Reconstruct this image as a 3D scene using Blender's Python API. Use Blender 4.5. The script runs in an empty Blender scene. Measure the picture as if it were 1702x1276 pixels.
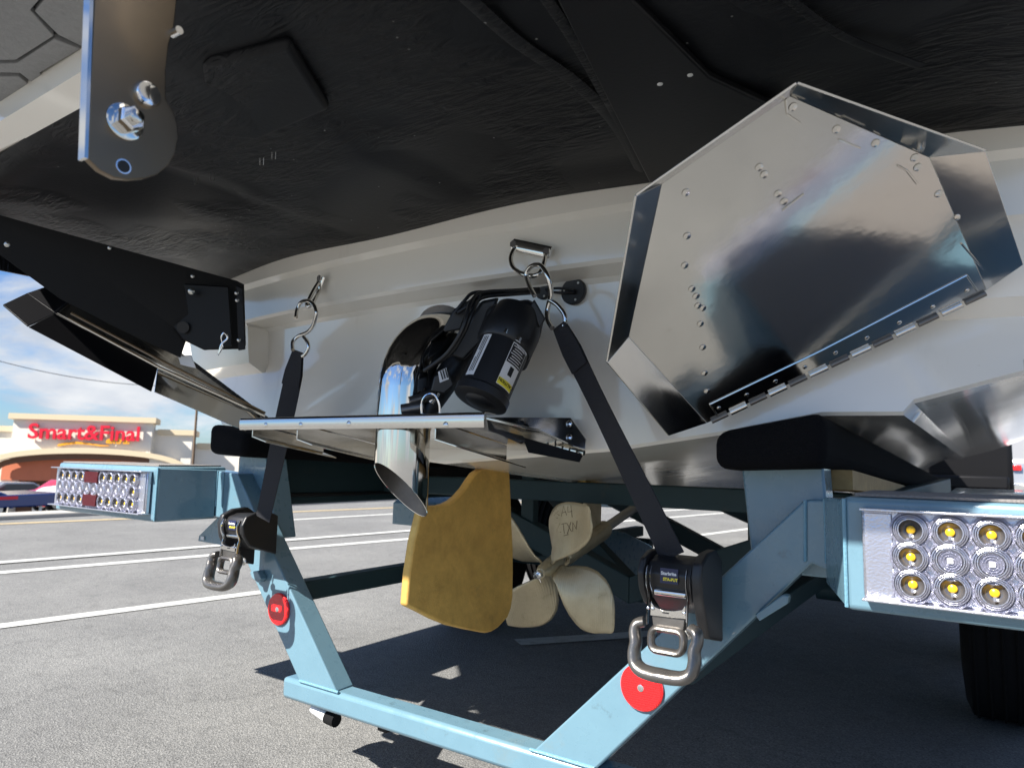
import bpy, bmesh, math, random
from mathutils import Vector, Matrix
random.seed(7)
R = math.radians
V = Vector
sc = bpy.context.scene
COL = sc.collection

# ------------------------------------------------------------------ camera
CAM = V((1.02, -1.2, .78))
FOC = 1150.0
_F = V((780, 144, 1150)).normalized()
_L = V((-1711, 89, 1150)); _L = (_L - _F*_L.dot(_F)).normalized()
_S = -_L; _U = _S.cross(_F)
def ray(u, v):
    d = V((u-851, v-638, FOC))/FOC
    return V((d.dot(_S), d.dot(_F), d.dot(_U)))
def PX(u, v, x): r = ray(u, v); return CAM + r*((x-CAM.x)/r.x)
def PY(u, v, y): r = ray(u, v); return CAM + r*((y-CAM.y)/r.y)
def PZ(u, v, z): r = ray(u, v); return CAM + r*((z-CAM.z)/r.z)
def PD(u, v, d): return CAM + ray(u, v)*d
def PN(u, v, p, n): r = ray(u, v); return CAM + r*((V(p)-CAM).dot(V(n))/r.dot(V(n)))

cd = bpy.data.cameras.new('camera'); cam = bpy.data.objects.new('camera', cd); COL.objects.link(cam)
right = V((_S.x, _F.x, _U.x)); down = V((_S.y, _F.y, _U.y)); fwd = V((_S.z, _F.z, _U.z))
m = Matrix((right, -down, -fwd)).transposed().to_4x4(); m.translation = CAM
cam.matrix_world = m
cd.sensor_width = 36; cd.lens = FOC/1702*36
cd.clip_start = .02; cd.clip_end = 2000
cd.dof.use_dof = True; cd.dof.focus_distance = 1.35; cd.dof.aperture_fstop = 8.0
sc.camera = cam

# ------------------------------------------------------------------ light
KX, KY = .38, 1.03
sun_to = V((-KX, -KY, 1)).normalized()
elev = math.asin(sun_to.z); rot = math.atan2(sun_to.x, sun_to.y)
sd = bpy.data.lights.new('sun', 'SUN'); sd.energy = 5.0; sd.angle = R(.53); sd.color = (1, .955, .88)
so = bpy.data.objects.new('sun', sd); COL.objects.link(so)
so.rotation_euler = (-sun_to).to_track_quat('-Z', 'Y').to_euler(); so.location = (-10, -20, 20)

W = bpy.data.worlds.new('World'); sc.world = W; W.use_nodes = True
nt = W.node_tree; N = nt.nodes; LK = nt.links; N.clear()
def wn(t, **k):
    n = N.new(t)
    for a, b in k.items(): setattr(n, a, b)
    return n
sky = wn('ShaderNodeTexSky', sky_type='NISHITA', sun_disc=False, sun_elevation=elev, sun_rotation=rot % (2*math.pi), dust_density=.2, ozone_density=3.5)
tc = wn('ShaderNodeTexCoord'); sep = wn('ShaderNodeSeparateXYZ'); LK.new(tc.outputs['Generated'], sep.inputs[0])
add = wn('ShaderNodeMath', operation='ADD'); add.inputs[1].default_value = .16; LK.new(sep.outputs['Z'], add.inputs[0])
mx = wn('ShaderNodeMath', operation='MAXIMUM'); mx.inputs[1].default_value = .05; LK.new(add.outputs[0], mx.inputs[0])
dx = wn('ShaderNodeMath', operation='DIVIDE'); LK.new(sep.outputs['X'], dx.inputs[0]); LK.new(mx.outputs[0], dx.inputs[1])
dy = wn('ShaderNodeMath', operation='DIVIDE'); LK.new(sep.outputs['Y'], dy.inputs[0]); LK.new(mx.outputs[0], dy.inputs[1])
cmb = wn('ShaderNodeCombineXYZ'); LK.new(dx.outputs[0], cmb.inputs[0]); LK.new(dy.outputs[0], cmb.inputs[1])
cmap = wn('ShaderNodeMapping'); cmap.inputs['Scale'].default_value = (1, 1, 2.3); cmap.inputs['Location'].default_value = (.1, .55, .3); LK.new(tc.outputs['Generated'], cmap.inputs[0])
nz = wn('ShaderNodeTexNoise'); nz.inputs['Scale'].default_value = 3.6; nz.inputs['Detail'].default_value = 10; nz.inputs['Roughness'].default_value = .58; nz.inputs['Distortion'].default_value = .25
LK.new(cmap.outputs[0], nz.inputs['Vector'])
cr = wn('ShaderNodeValToRGB'); cr.color_ramp.elements[0].position = .50; cr.color_ramp.elements[1].position = .61
LK.new(nz.outputs['Fac'], cr.inputs[0])
nz2 = wn('ShaderNodeTexNoise'); nz2.inputs['Scale'].default_value = 7; nz2.inputs['Detail'].default_value = 6
LK.new(cmap.outputs[0], nz2.inputs['Vector'])
cr2 = wn('ShaderNodeValToRGB'); cr2.color_ramp.elements[0].position = .35; cr2.color_ramp.elements[1].position = .65
cr2.color_ramp.elements[0].color = (3.6, 4.2, 5.2, 1); cr2.color_ramp.elements[1].color = (6.6, 6.8, 7.1, 1)
LK.new(nz2.outputs['Fac'], cr2.inputs[0])
tint = wn('ShaderNodeMix', data_type='RGBA', blend_type='MULTIPLY'); tint.inputs['Factor'].default_value = 1; tint.inputs['B'].default_value = (.64, .84, 1.12, 1); LK.new(sky.outputs[0], tint.inputs['A'])
mixc = wn('ShaderNodeMix', data_type='RGBA'); LK.new(cr.outputs[0], mixc.inputs['Factor']); LK.new(tint.outputs['Result'], mixc.inputs['A']); LK.new(cr2.outputs[0], mixc.inputs['B'])
bg = wn('ShaderNodeBackground'); bg.inputs['Strength'].default_value = .05; LK.new(mixc.outputs['Result'], bg.inputs[0])
ow = wn('ShaderNodeOutputWorld'); LK.new(bg.outputs[0], ow.inputs[0])
vs = sc.view_settings; vs.view_transform = 'Standard'; vs.look = 'None'; vs.gamma = 1; vs.use_curve_mapping = False; vs.exposure = 1.42

# ------------------------------------------------------------------ materials
def mat(name, col, rough=.5, metal=0, coat=0, noise=None, bump=None, spec=None, col2=None, emit=None, trans=0, rnoise=None):
    """noise=(scale, amount) mixes col->col2 ; bump=(scale, strength, distance)"""
    M_ = bpy.data.materials.new(name); M_.use_nodes = True
    t = M_.node_tree; p = t.nodes['Principled BSDF']
    p.inputs['Base Color'].default_value = (*col, 1); p.inputs['Roughness'].default_value = rough; p.inputs['Metallic'].default_value = metal
    if coat: p.inputs['Coat Weight'].default_value = coat; p.inputs['Coat Roughness'].default_value = .06
    if spec is not None: p.inputs['Specular IOR Level'].default_value = spec
    if trans: p.inputs['Transmission Weight'].default_value = trans
    c = t.nodes.new('ShaderNodeTexCoord')
    if noise:
        n = t.nodes.new('ShaderNodeTexNoise'); n.inputs['Scale'].default_value = noise[0]; n.inputs['Detail'].default_value = 7; n.inputs['Roughness'].default_value = .65
        t.links.new(c.outputs['Object'], n.inputs['Vector'])
        r = t.nodes.new('ShaderNodeValToRGB'); w = noise[1]
        r.color_ramp.elements[0].position = .5-w; r.color_ramp.elements[1].position = .5+w
        r.color_ramp.elements[0].color = (*col, 1); r.color_ramp.elements[1].color = (*(col2 or col), 1)
        t.links.new(n.outputs['Fac'], r.inputs[0]); t.links.new(r.outputs[0], p.inputs['Base Color'])
    if rnoise:
        n = t.nodes.new('ShaderNodeTexNoise'); n.inputs['Scale'].default_value = rnoise[0]; n.inputs['Detail'].default_value = 5
        t.links.new(c.outputs['Object'], n.inputs['Vector'])
        mr = t.nodes.new('ShaderNodeMapRange'); mr.inputs['From Min'].default_value = .3; mr.inputs['From Max'].default_value = .7
        mr.inputs['To Min'].default_value = rnoise[1]; mr.inputs['To Max'].default_value = rnoise[2]
        t.links.new(n.outputs['Fac'], mr.inputs[0]); t.links.new(mr.outputs[0], p.inputs['Roughness'])
    if bump:
        n = t.nodes.new('ShaderNodeTexNoise'); n.inputs['Scale'].default_value = bump[0]; n.inputs['Detail'].default_value = 5
        t.links.new(c.outputs['Object'], n.inputs['Vector'])
        b = t.nodes.new('ShaderNodeBump'); b.inputs['Strength'].default_value = bump[1]; b.inputs['Distance'].default_value = bump[2]
        t.links.new(n.outputs['Fac'], b.inputs['Height']); t.links.new(b.outputs[0], p.inputs['Normal'])
    return M_
M = {}
M['blue'] = mat('blue_paint', (.105, .195, .25), .3, 0, .5, noise=(18, .3), col2=(.122, .222, .28), bump=(260, .12, .001), rnoise=(40, .22, .42))
M['weld'] = mat('weld_bead', (.12, .26, .34), .35, 0, .4, bump=(300, .8, .002))
M['gel'] = mat('white_gelcoat', (.87, .82, .735), .11, 0, .5, noise=(3, .3), col2=(.89, .85, .77), bump=(2.2, .12, .02))
M['blackfab'] = mat('black_carpet', (.006, .006, .007), .95, 0, 0, bump=(420, 1, .004), spec=.1)
M['mirror'] = mat('polished_stainless', (.70, .68, .64), .06, 1, bump=(3, .015, .01))
M['steel'] = mat('mill_stainless', (.66, .64, .60), .13, 1, rnoise=(9, .09, .2), bump=(5, .12, .01))
M['plate'] = mat('tab_stainless', (.58, .57, .545), .15, 1, rnoise=(7, .10, .17), bump=(5, .16, .012))
M['brushed'] = mat('brushed_stainless', (.20, .155, .105), .34, 1, bump=(60, .08, .002), rnoise=(14, .26, .4))
M['cast'] = mat('cast_grey_metal', (.17, .16, .15), .36, .8, bump=(120, .25, .002), rnoise=(30, .24, .42))
M['soot'] = mat('sooty_bore', (.10, .09, .08), .45, .6, noise=(30, .3), col2=(.2, .18, .16))
M['chrome'] = mat('chrome', (.85, .85, .85), .08, 1)
M['zinc'] = mat('zinc_bolt', (.6, .6, .58), .3, 1)
M['bronze'] = mat('rudder_bronze', (.80, .50, .13), .42, .45, noise=(24, .22), col2=(.54, .32, .08), bump=(90, .3, .002), rnoise=(12, .36, .62))
M['nibral'] = mat('propeller_bronze', (.60, .53, .37), .4, .7, noise=(16, .3), col2=(.45, .38, .25), bump=(50, .12, .002), rnoise=(30, .32, .5))
M['shaft'] = mat('shaft_steel', (.5, .48, .43), .35, 1)
M['black'] = mat('black_plastic', (.012, .012, .013), .42, bump=(200, .15, .001))
M['blackpaint'] = mat('black_enamel', (.005, .005, .006), .42, spec=.25, bump=(160, .2, .001))
M['rubber'] = mat('tyre_rubber', (.008, .008, .0085), .95, spec=.15, bump=(80, .3, .003))
M['web'] = mat('black_webbing', (.009, .0095, .014), .7, bump=(700, .8, .002))
M['red'] = mat('red_reflector', (.75, .01, .012), .2, 0, .8)
M['white'] = mat('white_paint', (.75, .75, .72), .5, noise=(30, .3), col2=(.62, .62, .6))
M['foam'] = mat('grey_eva_foam', (.24, .24, .24), .85, noise=(120, .2), col2=(.29, .29, .29), bump=(300, .6, .002))
M['grip'] = mat('grey_nonskid', (.16, .15, .14), .9, noise=(300, .15), col2=(.23, .21, .2), bump=(500, 1, .002))
M['led'] = mat('yellow_led', (.95, .55, .02), .3)
M['lensdark'] = mat('lens_cup', (.13, .13, .14), .14, .45)
M['lamp'] = mat('lamp_reflector', (.62, .62, .68), .2, .85, bump=(350, .4, .002))
M['redled'] = mat('dark_red_lens', (.07, .006, .008), .35, 0, 0, spec=.25, bump=(300, .6, .003))
M['wood'] = mat('bunk_wood', (.42, .28, .11), .7, noise=(40, .2), col2=(.30, .19, .07))
M['yellow'] = mat('yellow_label', (.85, .72, .05), .5)
M['label'] = mat('white_label', (.72, .72, .72), .5)
M['navy'] = mat('navy_label', (.012, .016, .06), .4)
M['ink'] = mat('dark_ink', (.10, .065, .03), .7)
M['curb'] = mat('concrete', (.42, .40, .36), .85, noise=(6, .3), col2=(.35, .33, .3))
M['stucco'] = mat('cream_stucco', (.72, .67, .58), .9, noise=(2, .3), col2=(.68, .63, .54))
M['tan'] = mat('tan_trim', (.60, .49, .33), .85)
M['brown'] = mat('dark_brown', (.14, .07, .04), .8)
M['orange'] = mat('orange_stucco', (.56, .17, .085), .85, noise=(2, .3), col2=(.50, .15, .075))
M['signred'] = mat('red_letter', (.62, .01, .03), .35)
M['signor'] = mat('orange_letter', (.85, .36, .01), .4)
M['glass'] = mat('dark_glass', (.05, .06, .07), .08, 0)
M['carwhite'] = mat('white_car_paint', (.75, .75, .75), .25, 0, .8)
M['carred'] = mat('red_car_paint', (.45, .02, .03), .25, 0, .8)
M['carblue'] = mat('blue_truck_paint', (.012, .04, .17), .25, 0, .8)
M['carsilver'] = mat('silver_car_paint', (.4, .4, .41), .25, .6, .8)
M['leaf'] = mat('hedge_leaf', (.05, .09, .02), .6, noise=(8, .3), col2=(.09, .12, .03))
M['bark'] = mat('pole_wood', (.12, .08, .05), .9)

def nodes(mt): return mt.node_tree, mt.node_tree.nodes['Principled BSDF']
# asphalt: aggregate speckle
def asphalt(name, a, b, big):
    mt = mat(name, a, .9); t, p = nodes(mt)
    c = t.nodes.new('ShaderNodeTexCoord')
    def nse(s, d=3, r=.6):
        n = t.nodes.new('ShaderNodeTexNoise'); n.inputs['Scale'].default_value = s; n.inputs['Detail'].default_value = d; n.inputs['Roughness'].default_value = r
        t.links.new(c.outputs['Object'], n.inputs['Vector']); return n
    n1 = nse(170, 4, .75); n2 = nse(1.3, 6); n3 = nse(14, 4)
    vo = t.nodes.new('ShaderNodeTexVoronoi'); vo.inputs['Scale'].default_value = 210; t.links.new(c.outputs['Object'], vo.inputs['Vector'])
    r1 = t.nodes.new('ShaderNodeValToRGB'); r1.color_ramp.elements[0].position = .33; r1.color_ramp.elements[1].position = .66
    r1.color_ramp.elements[0].color = (*a, 1); r1.color_ramp.elements[1].color = (*b, 1)
    t.links.new(n1.outputs['Fac'], r1.inputs[0])
    r2 = t.nodes.new('ShaderNodeValToRGB'); r2.color_ramp.elements[0].position = .3; r2.color_ramp.elements[1].position = .7
    r2.color_ramp.elements[0].color = (.80, .80, .80, 1); r2.color_ramp.elements[1].color = (1.12, 1.12, 1.1, 1)
    t.links.new(n2.outputs['Fac'], r2.inputs[0])
    r3 = t.nodes.new('ShaderNodeValToRGB'); r3.color_ramp.elements[0].position = .28; r3.color_ramp.elements[1].position = .5
    r3.color_ramp.elements[0].color = (.82, .82, .82, 1); r3.color_ramp.elements[1].color = (1, 1, 1, 1)
    t.links.new(n3.outputs['Fac'], r3.inputs[0])
    r4 = t.nodes.new('ShaderNodeValToRGB'); r4.color_ramp.elements[0].position = 0; r4.color_ramp.elements[1].position = 1
    r4.color_ramp.elements[0].color = (.72, .72, .72, 1); r4.color_ramp.elements[1].color = (1.3, 1.28, 1.25, 1)
    sp = t.nodes.new('ShaderNodeSeparateColor'); t.links.new(vo.outputs['Color'], sp.inputs[0]); t.links.new(sp.outputs[0], r4.inputs[0])
    vc = t.nodes.new('ShaderNodeTexVoronoi'); vc.feature = 'DISTANCE_TO_EDGE'; vc.inputs['Scale'].default_value = .55
    nd = nse(2.5, 5); va = t.nodes.new('ShaderNodeVectorMath'); va.operation = 'MULTIPLY_ADD'; t.links.new(nd.outputs['Color'], va.inputs[0]); va.inputs[1].default_value = (.7, .7, 0); t.links.new(c.outputs['Object'], va.inputs[2]); t.links.new(va.outputs[0], vc.inputs['Vector'])
    r5 = t.nodes.new('ShaderNodeValToRGB'); r5.color_ramp.elements[0].position = .002; r5.color_ramp.elements[1].position = .006
    r5.color_ramp.elements[0].color = (.86, .86, .86, 1); r5.color_ramp.elements[1].color = (1, 1, 1, 1); t.links.new(vc.outputs['Distance'], r5.inputs[0])
    last = r1.outputs[0]
    for r in (r2, r3, r4, r5):
        mm = t.nodes.new('ShaderNodeMix'); mm.data_type = 'RGBA'; mm.blend_type = 'MULTIPLY'; mm.inputs['Factor'].default_value = 1
        t.links.new(last, mm.inputs['A']); t.links.new(r.outputs[0], mm.inputs['B']); last = mm.outputs['Result']
    t.links.new(last, p.inputs['Base Color'])
    b = t.nodes.new('ShaderNodeBump'); b.inputs['Strength'].default_value = .7; b.inputs['Distance'].default_value = .003
    t.links.new(vo.outputs['Distance'], b.inputs['Height']); t.links.new(b.outputs[0], p.inputs['Normal'])
    return mt
def grime(mt, scale, lo, hi, colr, stretch=(1, 1, 1), amount=1):
    t, p = nodes(mt); l = p.inputs['Base Color'].links; c = t.nodes.new('ShaderNodeTexCoord'); mp = t.nodes.new('ShaderNodeMapping'); mp.inputs['Scale'].default_value = stretch
    t.links.new(c.outputs['Object'], mp.inputs[0]); n = t.nodes.new('ShaderNodeTexNoise'); n.inputs['Scale'].default_value = scale; n.inputs['Detail'].default_value = 9; n.inputs['Roughness'].default_value = .7
    t.links.new(mp.outputs[0], n.inputs['Vector']); r = t.nodes.new('ShaderNodeMapRange'); r.inputs['From Min'].default_value = lo; r.inputs['From Max'].default_value = hi; r.inputs['To Max'].default_value = amount; t.links.new(n.outputs['Fac'], r.inputs[0])
    x = t.nodes.new('ShaderNodeMix'); x.data_type = 'RGBA'; t.links.new(r.outputs[0], x.inputs['Factor'])
    if l: t.links.new(l[0].from_socket, x.inputs['A'])
    else: x.inputs['A'].default_value = p.inputs['Base Color'].default_value
    x.inputs['B'].default_value = (*colr, 1); t.links.new(x.outputs['Result'], p.inputs['Base Color'])
grime(M['blue'], 22, .62, .70, (.05, .07, .075), amount=.55); grime(M['blue'], 7, .60, .75, (.16, .19, .18), amount=.5)
grime(M['gel'], 5, .60, .78, (.55, .50, .40), (1, 1, .35), .35); grime(M['gel'], 60, .70, .74, (.3, .27, .2), amount=.4)
grime(M['nibral'], 35, .60, .72, (.22, .17, .10), amount=.6)
grime(M['bronze'], 14, .60, .75, (.22, .16, .06), amount=.5)
M['asphalt'] = asphalt('asphalt', (.090, .0905, .0905), (.222, .223, .222), 1)
grime(M['asphalt'], 1.7, .58, .74, (.055, .055, .055), amount=.45); grime(M['asphalt'], 26, .70, .74, (.32, .32, .31), amount=.5)
for nm_, sc_, ds_ in (('nibral', 55, .0009), ('plate', 1, 0)):
    if not ds_: continue
    t, p = nodes(M[nm_]); wv = t.nodes.new('ShaderNodeTexWave'); wv.inputs['Scale'].default_value = sc_; wv.inputs['Distortion'].default_value = 1.5; wv.inputs['Detail'].default_value = 2; cc = t.nodes.new('ShaderNodeTexCoord'); t.links.new(cc.outputs['Object'], wv.inputs[0])
    bb2 = t.nodes.new('ShaderNodeBump'); bb2.inputs['Strength'].default_value = .5; bb2.inputs['Distance'].default_value = ds_; t.links.new(wv.outputs['Fac'], bb2.inputs['Height'])
    old = p.inputs['Normal'].links[0].from_socket; t.links.new(old, bb2.inputs['Normal']); t.links.new(bb2.outputs[0], p.inputs['Normal'])
M['blue_shaded'] = mat('blue_paint_in_shade', (.016, .038, .046), .55, 0, 0, noise=(10, .3), col2=(.022, .048, .056), spec=.3)  # frame blue darkened: deep shade put into the colour of the inner members
grime(M['plate'], 45, .64, .72, (.42, .40, .36), amount=.5); grime(M['plate'], 9, .58, .8, (.48, .465, .43), amount=.5)
grime(M['blue_shaded'], 12, .6, .7, (.06, .055, .045), amount=.4)
M['lot'] = mat('lot_asphalt', (.13, .13, .13), .9, noise=(1.5, .3), col2=(.17, .17, .17))

# platform underside: wrinkled black moulded sheet
mt = mat('black_moulded_underside', (.0065, .007, .0085), .42, spec=.2); M['under'] = mt
t, p = nodes(mt); c = t.nodes.new('ShaderNodeTexCoord')
mp = t.nodes.new('ShaderNodeMapping'); mp.inputs['Rotation'].default_value = (0, 0, R(12)); mp.inputs['Scale'].default_value = (10, 42, 10); t.links.new(c.outputs['Object'], mp.inputs[0])
w1 = t.nodes.new('ShaderNodeTexNoise'); w1.inputs['Scale'].default_value = 1.6; w1.inputs['Detail'].default_value = 3; w1.inputs['Distortion'].default_value = 1.2; t.links.new(mp.outputs[0], w1.inputs[0])
w2 = t.nodes.new('ShaderNodeTexNoise'); w2.inputs['Scale'].default_value = 3.2; w2.inputs['Detail'].default_value = 2; t.links.new(c.outputs['Object'], w2.inputs[0])
rr = t.nodes.new('ShaderNodeValToRGB'); rr.color_ramp.elements[0].position = .47; rr.color_ramp.elements[1].position = .60; t.links.new(w2.outputs[0], rr.inputs[0])
mu = t.nodes.new('ShaderNodeMath'); mu.operation = 'MULTIPLY'; t.links.new(w1.outputs[0], mu.inputs[0]); t.links.new(rr.outputs[0], mu.inputs[1])
w3 = t.nodes.new('ShaderNodeTexNoise'); w3.inputs['Scale'].default_value = 130; w3.inputs['Detail'].default_value = 4; t.links.new(c.outputs['Object'], w3.inputs[0])
b1 = t.nodes.new('ShaderNodeBump'); b1.inputs['Strength'].default_value = .9; b1.inputs['Distance'].default_value = .009; t.links.new(mu.outputs[0], b1.inputs['Height'])
b2 = t.nodes.new('ShaderNodeBump'); b2.inputs['Strength'].default_value = .3; b2.inputs['Distance'].default_value = .001; t.links.new(w3.outputs[0], b2.inputs['Height']); t.links.new(b1.outputs[0], b2.inputs['Normal'])
t.links.new(b2.outputs[0], p.inputs['Normal'])
ds = t.nodes.new('ShaderNodeTexVoronoi'); ds.inputs['Scale'].default_value = 26; t.links.new(c.outputs['Object'], ds.inputs[0])
dr = t.nodes.new('ShaderNodeValToRGB'); dr.color_ramp.elements[0].position = .03; dr.color_ramp.elements[1].position = .05
dr.color_ramp.elements[0].color = (.25, .25, .24, 1); dr.color_ramp.elements[1].color = (.0065, .007, .0085, 1); t.links.new(ds.outputs['Distance'], dr.inputs[0])
t.links.new(dr.outputs[0], p.inputs['Base Color'])

# clear lamp cover: mostly see-through with surface gloss
mt = bpy.data.materials.new('clear_lens_cover'); mt.use_nodes = True; t = mt.node_tree; t.nodes.clear()
a_ = t.nodes.new('ShaderNodeBsdfTransparent'); a_.inputs[0].default_value = (.93, .93, .95, 1); g_ = t.nodes.new('ShaderNodeBsdfGlossy'); g_.inputs['Roughness'].default_value = .08
f_ = t.nodes.new('ShaderNodeLayerWeight'); f_.inputs[0].default_value = .12; x_ = t.nodes.new('ShaderNodeMixShader'); o_ = t.nodes.new('ShaderNodeOutputMaterial')
nn = t.nodes.new('ShaderNodeTexNoise'); nn.inputs['Scale'].default_value = 180; tcx = t.nodes.new('ShaderNodeTexCoord'); t.links.new(tcx.outputs['Object'], nn.inputs[0])
bb = t.nodes.new('ShaderNodeBump'); bb.inputs['Strength'].default_value = .3; bb.inputs['Distance'].default_value = .002; t.links.new(nn.outputs[0], bb.inputs['Height']); t.links.new(bb.outputs[0], g_.inputs['Normal'])
fm_ = t.nodes.new('ShaderNodeMath'); fm_.operation = 'MULTIPLY'; fm_.inputs[1].default_value = .3; t.links.new(f_.outputs['Fresnel'], fm_.inputs[0]); t.links.new(fm_.outputs[0], x_.inputs[0]); t.links.new(a_.outputs[0], x_.inputs[1]); t.links.new(g_.outputs[0], x_.inputs[2]); t.links.new(x_.outputs[0], o_.inputs[0])
M['cover'] = mt

# ------------------------------------------------------------------ object helpers
def tag(o, label=None, cat=None, group=None, kind=None):
    if label: o['label'] = label
    if cat: o['category'] = cat
    if group: o['group'] = group
    if kind: o['kind'] = kind
    return o
def empty(name, loc, label, cat, group=None, matrix=None):
    o = bpy.data.objects.new(name, None); COL.objects.link(o); o.empty_display_size = .1
    o.matrix_world = matrix if matrix is not None else Matrix.Translation(V(loc))
    WM[o.name] = o.matrix_world.copy()
    return tag(o, label, cat, group)
WM = {}
def link(name, me, parent=None, mats=None, smooth=False, bev=0, seg=2, angle=35, sub=0, recentre=True, matrix=None):
    vs_ = [v.co for v in me.vertices]
    c = V((0, 0, 0))
    if recentre and vs_:
        lo = V([min(v[i] for v in vs_) for i in range(3)]); hi = V([max(v[i] for v in vs_) for i in range(3)]); c = (lo+hi)/2
        me.transform(Matrix.Translation(-c))
    o = bpy.data.objects.new(name, me); COL.objects.link(o)
    for m_ in (mats if isinstance(mats, (list, tuple)) else [mats]):
        if m_: me.materials.append(M[m_] if isinstance(m_, str) else m_)
    w = (matrix or Matrix.Identity(4)) @ Matrix.Translation(c)
    if parent:
        o.parent = parent; o.matrix_parent_inverse = WM[parent.name].inverted()
    o.matrix_basis = w
    WM[o.name] = w.copy()
    if smooth:
        for p_ in me.polygons: p_.use_smooth = True
        if hasattr(me, 'set_sharp_from_angle'): me.set_sharp_from_angle(angle=R(angle))
    if bev:
        b = o.modifiers.new('bevel', 'BEVEL'); b.width = bev; b.segments = seg; b.limit_method = 'ANGLE'; b.angle_limit = R(30)
        for p_ in me.polygons: p_.use_smooth = True
        if hasattr(me, 'set_sharp_from_angle'): me.set_sharp_from_angle(angle=R(40))
        b.harden_normals = False
    if sub:
        s_ = o.modifiers.new('sub', 'SUBSURF'); s_.levels = sub; s_.render_levels = sub
    return o
def mesh(verts, faces, name='m'):
    me = bpy.data.meshes.new(name); me.from_pydata([tuple(v) for v in verts], [], faces)
    bm = bmesh.new(); bm.from_mesh(me); bmesh.ops.recalc_face_normals(bm, faces=bm.faces); bm.to_mesh(me); bm.free()
    return me
class MB:
    def __init__(s): s.v = []; s.f = []; s.mi = []
    def add(s, v, f, mi=0):
        b = len(s.v); s.v += [V(x) for x in v]; s.f += [tuple(i+b for i in q) for q in f]; s.mi += [mi]*len(f); return s
    def prism(s, pts, vec, mi=0):
        n = len(pts); vec = V(vec); p = [V(q) for q in pts]
        return s.add(p+[q+vec for q in p], [tuple(range(n))[::-1], tuple(range(n, 2*n))]+[(i, (i+1) % n, n+(i+1) % n, n+i) for i in range(n)], mi)
    def hexa(s, a, b, mi=0):   # two quads joined
        return s.add(list(a)+list(b), [(3, 2, 1, 0), (4, 5, 6, 7)]+[(i, (i+1) % 4, 4+(i+1) % 4, 4+i) for i in range(4)], mi)
    def box(s, x0, x1, y0, y1, z0, z1, mi=0):
        return s.prism([(x0, y0, z0), (x1, y0, z0), (x1, y1, z0), (x0, y1, z0)], (0, 0, z1-z0), mi)
    def tube(s, path, r, n=12, mi=0, flat=1.0, up=None, close=False, caps=True):
        path = [V(p) for p in path]; k = len(path); rs = r if isinstance(r, (list, tuple)) else [r]*k
        vs_, fs = [], []; prev = V(up) if up else None
        for i, p in enumerate(path):
            if close: t_ = (path[(i+1) % k]-path[i-1]).normalized()
            else: t_ = (path[min(i+1, k-1)]-path[max(i-1, 0)]).normalized()
            if prev is None: prev = V((0, 0, 1)) if abs(t_.z) < .9 else V((1, 0, 0))
            a = (prev-t_*prev.dot(t_)).normalized(); prev = a if not up else V(up); b = t_.cross(a)
            for j in range(n):
                q = 2*math.pi*j/n; vs_.append(p+(a*math.cos(q)*flat+b*math.sin(q))*rs[i])
        m_ = k if close else k-1
        for i in range(m_):
            i2 = (i+1) % k
            for j in range(n): fs.append((i*n+j, i*n+(j+1) % n, i2*n+(j+1) % n, i2*n+j))
        if not close and caps: fs.append(tuple(range(n))[::-1]); fs.append(tuple(range((k-1)*n, k*n)))
        return s.add(vs_, fs, mi)
    def cyl(s, a, b, r, n=20, mi=0, r2=None):
        return s.tube([a, b], [r, r if r2 is None else r2], n, mi)
    def dome(s, c, nrm, r, h, n=12, mi=0):
        nrm = V(nrm).normalized(); c = V(c)
        return s.tube([c, c+nrm*h*.5, c+nrm*h*.85, c+nrm*h], [r, r*.87, r*.5, r*.05], n, mi)
    def hexbolt(s, c, nrm, r, h, mi=0, n=6): return s.cyl(c, V(c)+V(nrm).normalized()*h, r, n, mi)
    def build(s, name, mats, parent=None, **k):
        me = bpy.data.meshes.new(name); me.from_pydata([tuple(v) for v in s.v], [], s.f)
        for p_, i in zip(me.polygons, s.mi): p_.material_index = i
        bm = bmesh.new(); bm.from_mesh(me); bmesh.ops.recalc_face_normals(bm, faces=bm.faces); bm.to_mesh(me); bm.free()
        return link(name, me, parent, mats, **k)
def smooth_path(pts, n=6, close=False):
    pts = [V(p) for p in pts]; k = len(pts); out = []
    rng = range(k if close else k-1)
    for i in rng:
        if close: p0, p1, p2, p3 = pts[i-1], pts[i], pts[(i+1) % k], pts[(i+2) % k]
        else: p0, p1, p2, p3 = pts[max(i-1, 0)], pts[i], pts[i+1], pts[min(i+2, k-1)]
        for j in range(n):
            t_ = j/n
            out.append(.5*((2*p1)+(-p0+p2)*t_+(2*p0-5*p1+4*p2-p3)*t_*t_+(-p0+3*p1-3*p2+p3)*t_**3))
    if not close: out.append(pts[-1])
    return out
def text(name, body, size, origin, xa, ya, mt_, parent, ext=.0005, bold=0, shear=0, sx=1):
    cu = bpy.data.curves.new('tmp', 'FONT'); cu.body = body; cu.size = size; cu.extrude = ext; cu.offset = bold; cu.shear = shear; cu.resolution_u = 3
    o = bpy.data.objects.new('tmp', cu); COL.objects.link(o)
    dg = bpy.context.evaluated_depsgraph_get(); me = bpy.data.meshes.new_from_object(o.evaluated_get(dg))
    bpy.data.objects.remove(o)
    me.materials.clear()
    xa = V(xa).normalized(); ya = V(ya); ya = (ya-xa*ya.dot(xa)).normalized(); z = xa.cross(ya)
    m_ = Matrix((xa*sx, ya, z)).transposed().to_4x4(); m_.translation = V(origin); me.transform(m_)
    return link(name, me, parent, mt_)
def mir(p): return V((-p[0], p[1], p[2]))
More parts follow.
